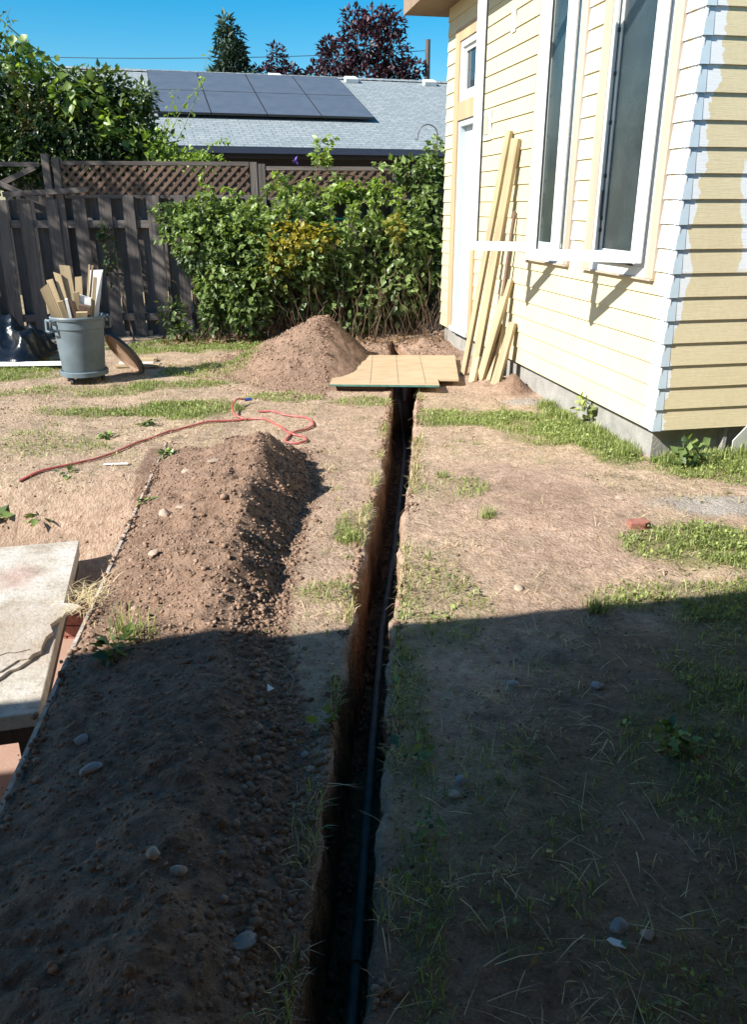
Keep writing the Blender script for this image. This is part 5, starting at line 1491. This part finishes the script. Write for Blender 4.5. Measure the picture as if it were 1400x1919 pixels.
# ridge caps
rm = MB()
k = W0
while k < W1:
    MB().add([(k, -.13, -.035), (k + .30, -.13, -.045), (k + .30, 0, .016), (k, 0, .026), (k, .13, -.035), (k + .30, .13, -.045)], [(0, 1, 2, 3), (3, 2, 5, 4)]).build('ridge_cap', M['shingle'], nh, loc=(0, RD, 2.62 + RD * .34 + .02))
    k += .26
def onroof(o, x, ys_, off): 
    o.location = (x, ys_ * math.cos(PIT) - off * math.sin(PIT), 2.62 + ys_ * math.sin(PIT) + off * math.cos(PIT)); o.rotation_euler = (PIT, 0, 0)
pmesh = MB().box((-.555, .008, 0), (.555, 1.84, .035)).mesh('cells', M['panel'])
fmesh = MB()
fmesh.box((-.562, .0, -.006), (-.556, 1.848, .038)); fmesh.box((.556, .0, -.006), (.562, 1.848, .038)); fmesh.box((-.5555, .0, -.006), (.5555, .007, .038)); fmesh.box((-.5555, 1.841, -.006), (.5555, 1.848, .038))
fmesh = fmesh.mesh('panel_frame', M['iron'])
for r_ in range(2):
    for c_ in range(4):
        p = empty('solar_panel'); p.parent = nh
        onroof(p, .62 - 1.135 * c_ - .06, 1.90 + r_ * 1.855, .075)
        link('cells', pmesh, p); link('panel_frame', fmesh, p)
for x in (-.40, 1.50, 3.55):
    v = MB().prism([(-.17, -.13), (.17, -.13), (.15, .13), (-.15, .13)], 0, .11); vo = v.build('roof_vent', plain('white_metal', (.6, .62, .62), .5, .05), nh, bevel=.02)
    onroof(vo, x, RD / math.cos(PIT) - .33, 0.0)

# ------------------------------------------------------------------ far trees, pole and wire
def tree(name, label, loc, trunk_h, trunk_r, blobsL, n, size, mat, limbs=7, aspect=.6, shell=.35):
    root = empty(name, loc, 0, label, 'tree')
    m = MB(); top = max(b[2] + b[5] for b in blobsL) * .9
    m.tube([(0, 0, 0), (.05, 0, top * .4), (0, .05, top * .75)], [trunk_r, trunk_r * .7, trunk_r * .25], 8)
    for k in range(limbs):
        b = blobsL[k % len(blobsL)]
        z0 = trunk_h * (.8 + .5 * random.random())
        m.tube(arch((0, 0, z0), (b[0] * .9, b[1] * .9, b[2] + b[5] * .4), .1, 6, .1), [trunk_r * .4, .33 * trunk_r, .26 * trunk_r, .2 * trunk_r, .13 * trunk_r, .06 * trunk_r], 5)
    m.build('trunk', M['bark'], root, True)
    P, Nn = blob_points(blobsL, n, shell)
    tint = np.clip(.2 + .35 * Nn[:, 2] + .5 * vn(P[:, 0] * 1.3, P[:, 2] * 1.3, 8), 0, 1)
    link('crown', leaf_mesh('crown', P, Nn, np.full(len(P), size), mat, .1, aspect, tint), root)
    return root
cb = []
for i in range(16):
    z = 1.0 + i * .52; r_ = 1.28 * (1 - (i / 16.3) ** 4.5)
    for k in range(3):
        a = random.uniform(0, 6.28); cb.append((math.cos(a) * r_ * .42, math.sin(a) * r_ * .42, z, max(r_ * .55, .16), max(r_ * .55, .16), .46))
tree('conifer_tree', 'tall narrow dark green conifer beyond the grey roof', (-6.35, 40, 0), 1.5, .22, cb, 13000, .30, M['conifer'], 4, .35, .5)
tree('small_green_tree', 'small grey green treetop at the foot of the conifer', (-5.35, 39, 0), 2, .12, [(0, 0, 6.2, .55, .5, .8), (.2, 0, 5.2, .7, .6, .8)], 900, .2, M['conifer'])
pbl = [(0, 0, 8.2, 1.15, 1.1, .95), (-1.2, 0, 7.5, 1.0, .9, .85), (1.1, .2, 7.7, .9, .9, 1.0), (.4, 0, 9.0, .75, .7, .55), (-.5, 0, 9.1, .55, .6, .5), (1.3, 0, 8.9, .45, .5, .42), (-2.0, 0, 6.8, .8, .8, .7), (2.0, 0, 7.0, .62, .7, .6), (0, 0, 6.6, 1.9, 1.2, .9), (-.1, .4, 5.2, 2.0, 1.2, 1.0), (-1.6, 0, 8.1, .35, .4, .35), (2.05, 0, 6.4, .6, .5, .6), (-2.7, 0, 6.9, .3, .3, .3), (.95, 0, 9.35, .3, .3, .3)]
tree('purple_plum_tree', 'large purple leaved plum tree beyond the grey roof', (-.35, 40, 0), 3.2, .22, pbl, 6600, .23, M['plum'], 14, .62, .3)
tree('small_purple_tree', 'small purple treetop between the conifer and the large plum', (-4.25, 40, 0), 3, .12, [(0, 0, 7.5, .42, .4, .75), (-.55, 0, 6.9, .6, .5, .5), (.5, 0, 6.8, .65, .5, .6), (0, 0, 6.0, 1.1, .7, .9)], 2200, .2, M['plum'], 5, .62, .3)
tag(MB().tube([(2.38, 40, 0), (2.40, 40, 4), (2.38, 40, 8.35)], [.14, .13, .11], 10).build('utility_pole', M['greywood'], None, True), 'wooden utility pole behind the grey roof beside the plum tree', 'pole')
wr = []
for i in range(31):
    t = i / 30; wr.append((-22 + 24.4 * t, 40, 7.75 + .5 * (2 * t - 1) ** 2 * .6 - .12))
tag(MB().tube(wr, .014, 4).build('power_line', M['iron']), 'thin power line crossing the sky to the utility pole', 'wire')
# street tree left of the yard, shading the left part of the fence
tree('shade_tree', 'leafy tree standing left of the yard and shading the fence', (-7.9, 8.3, 0), 2.2, .16,
     [(0, 0, 4.6, 1.5, 1.5, 1.2), (.7, .3, 3.9, 1.1, 1.1, .9), (-.8, 0, 4.0, 1.1, 1.2, 1.0), (0, .6, 5.6, 1.0, 1.1, .8), (.5, .9, 3.2, 1.0, 1.0, .7)], 1900, .17, M['shrubleaf'], 9, .6, .25)
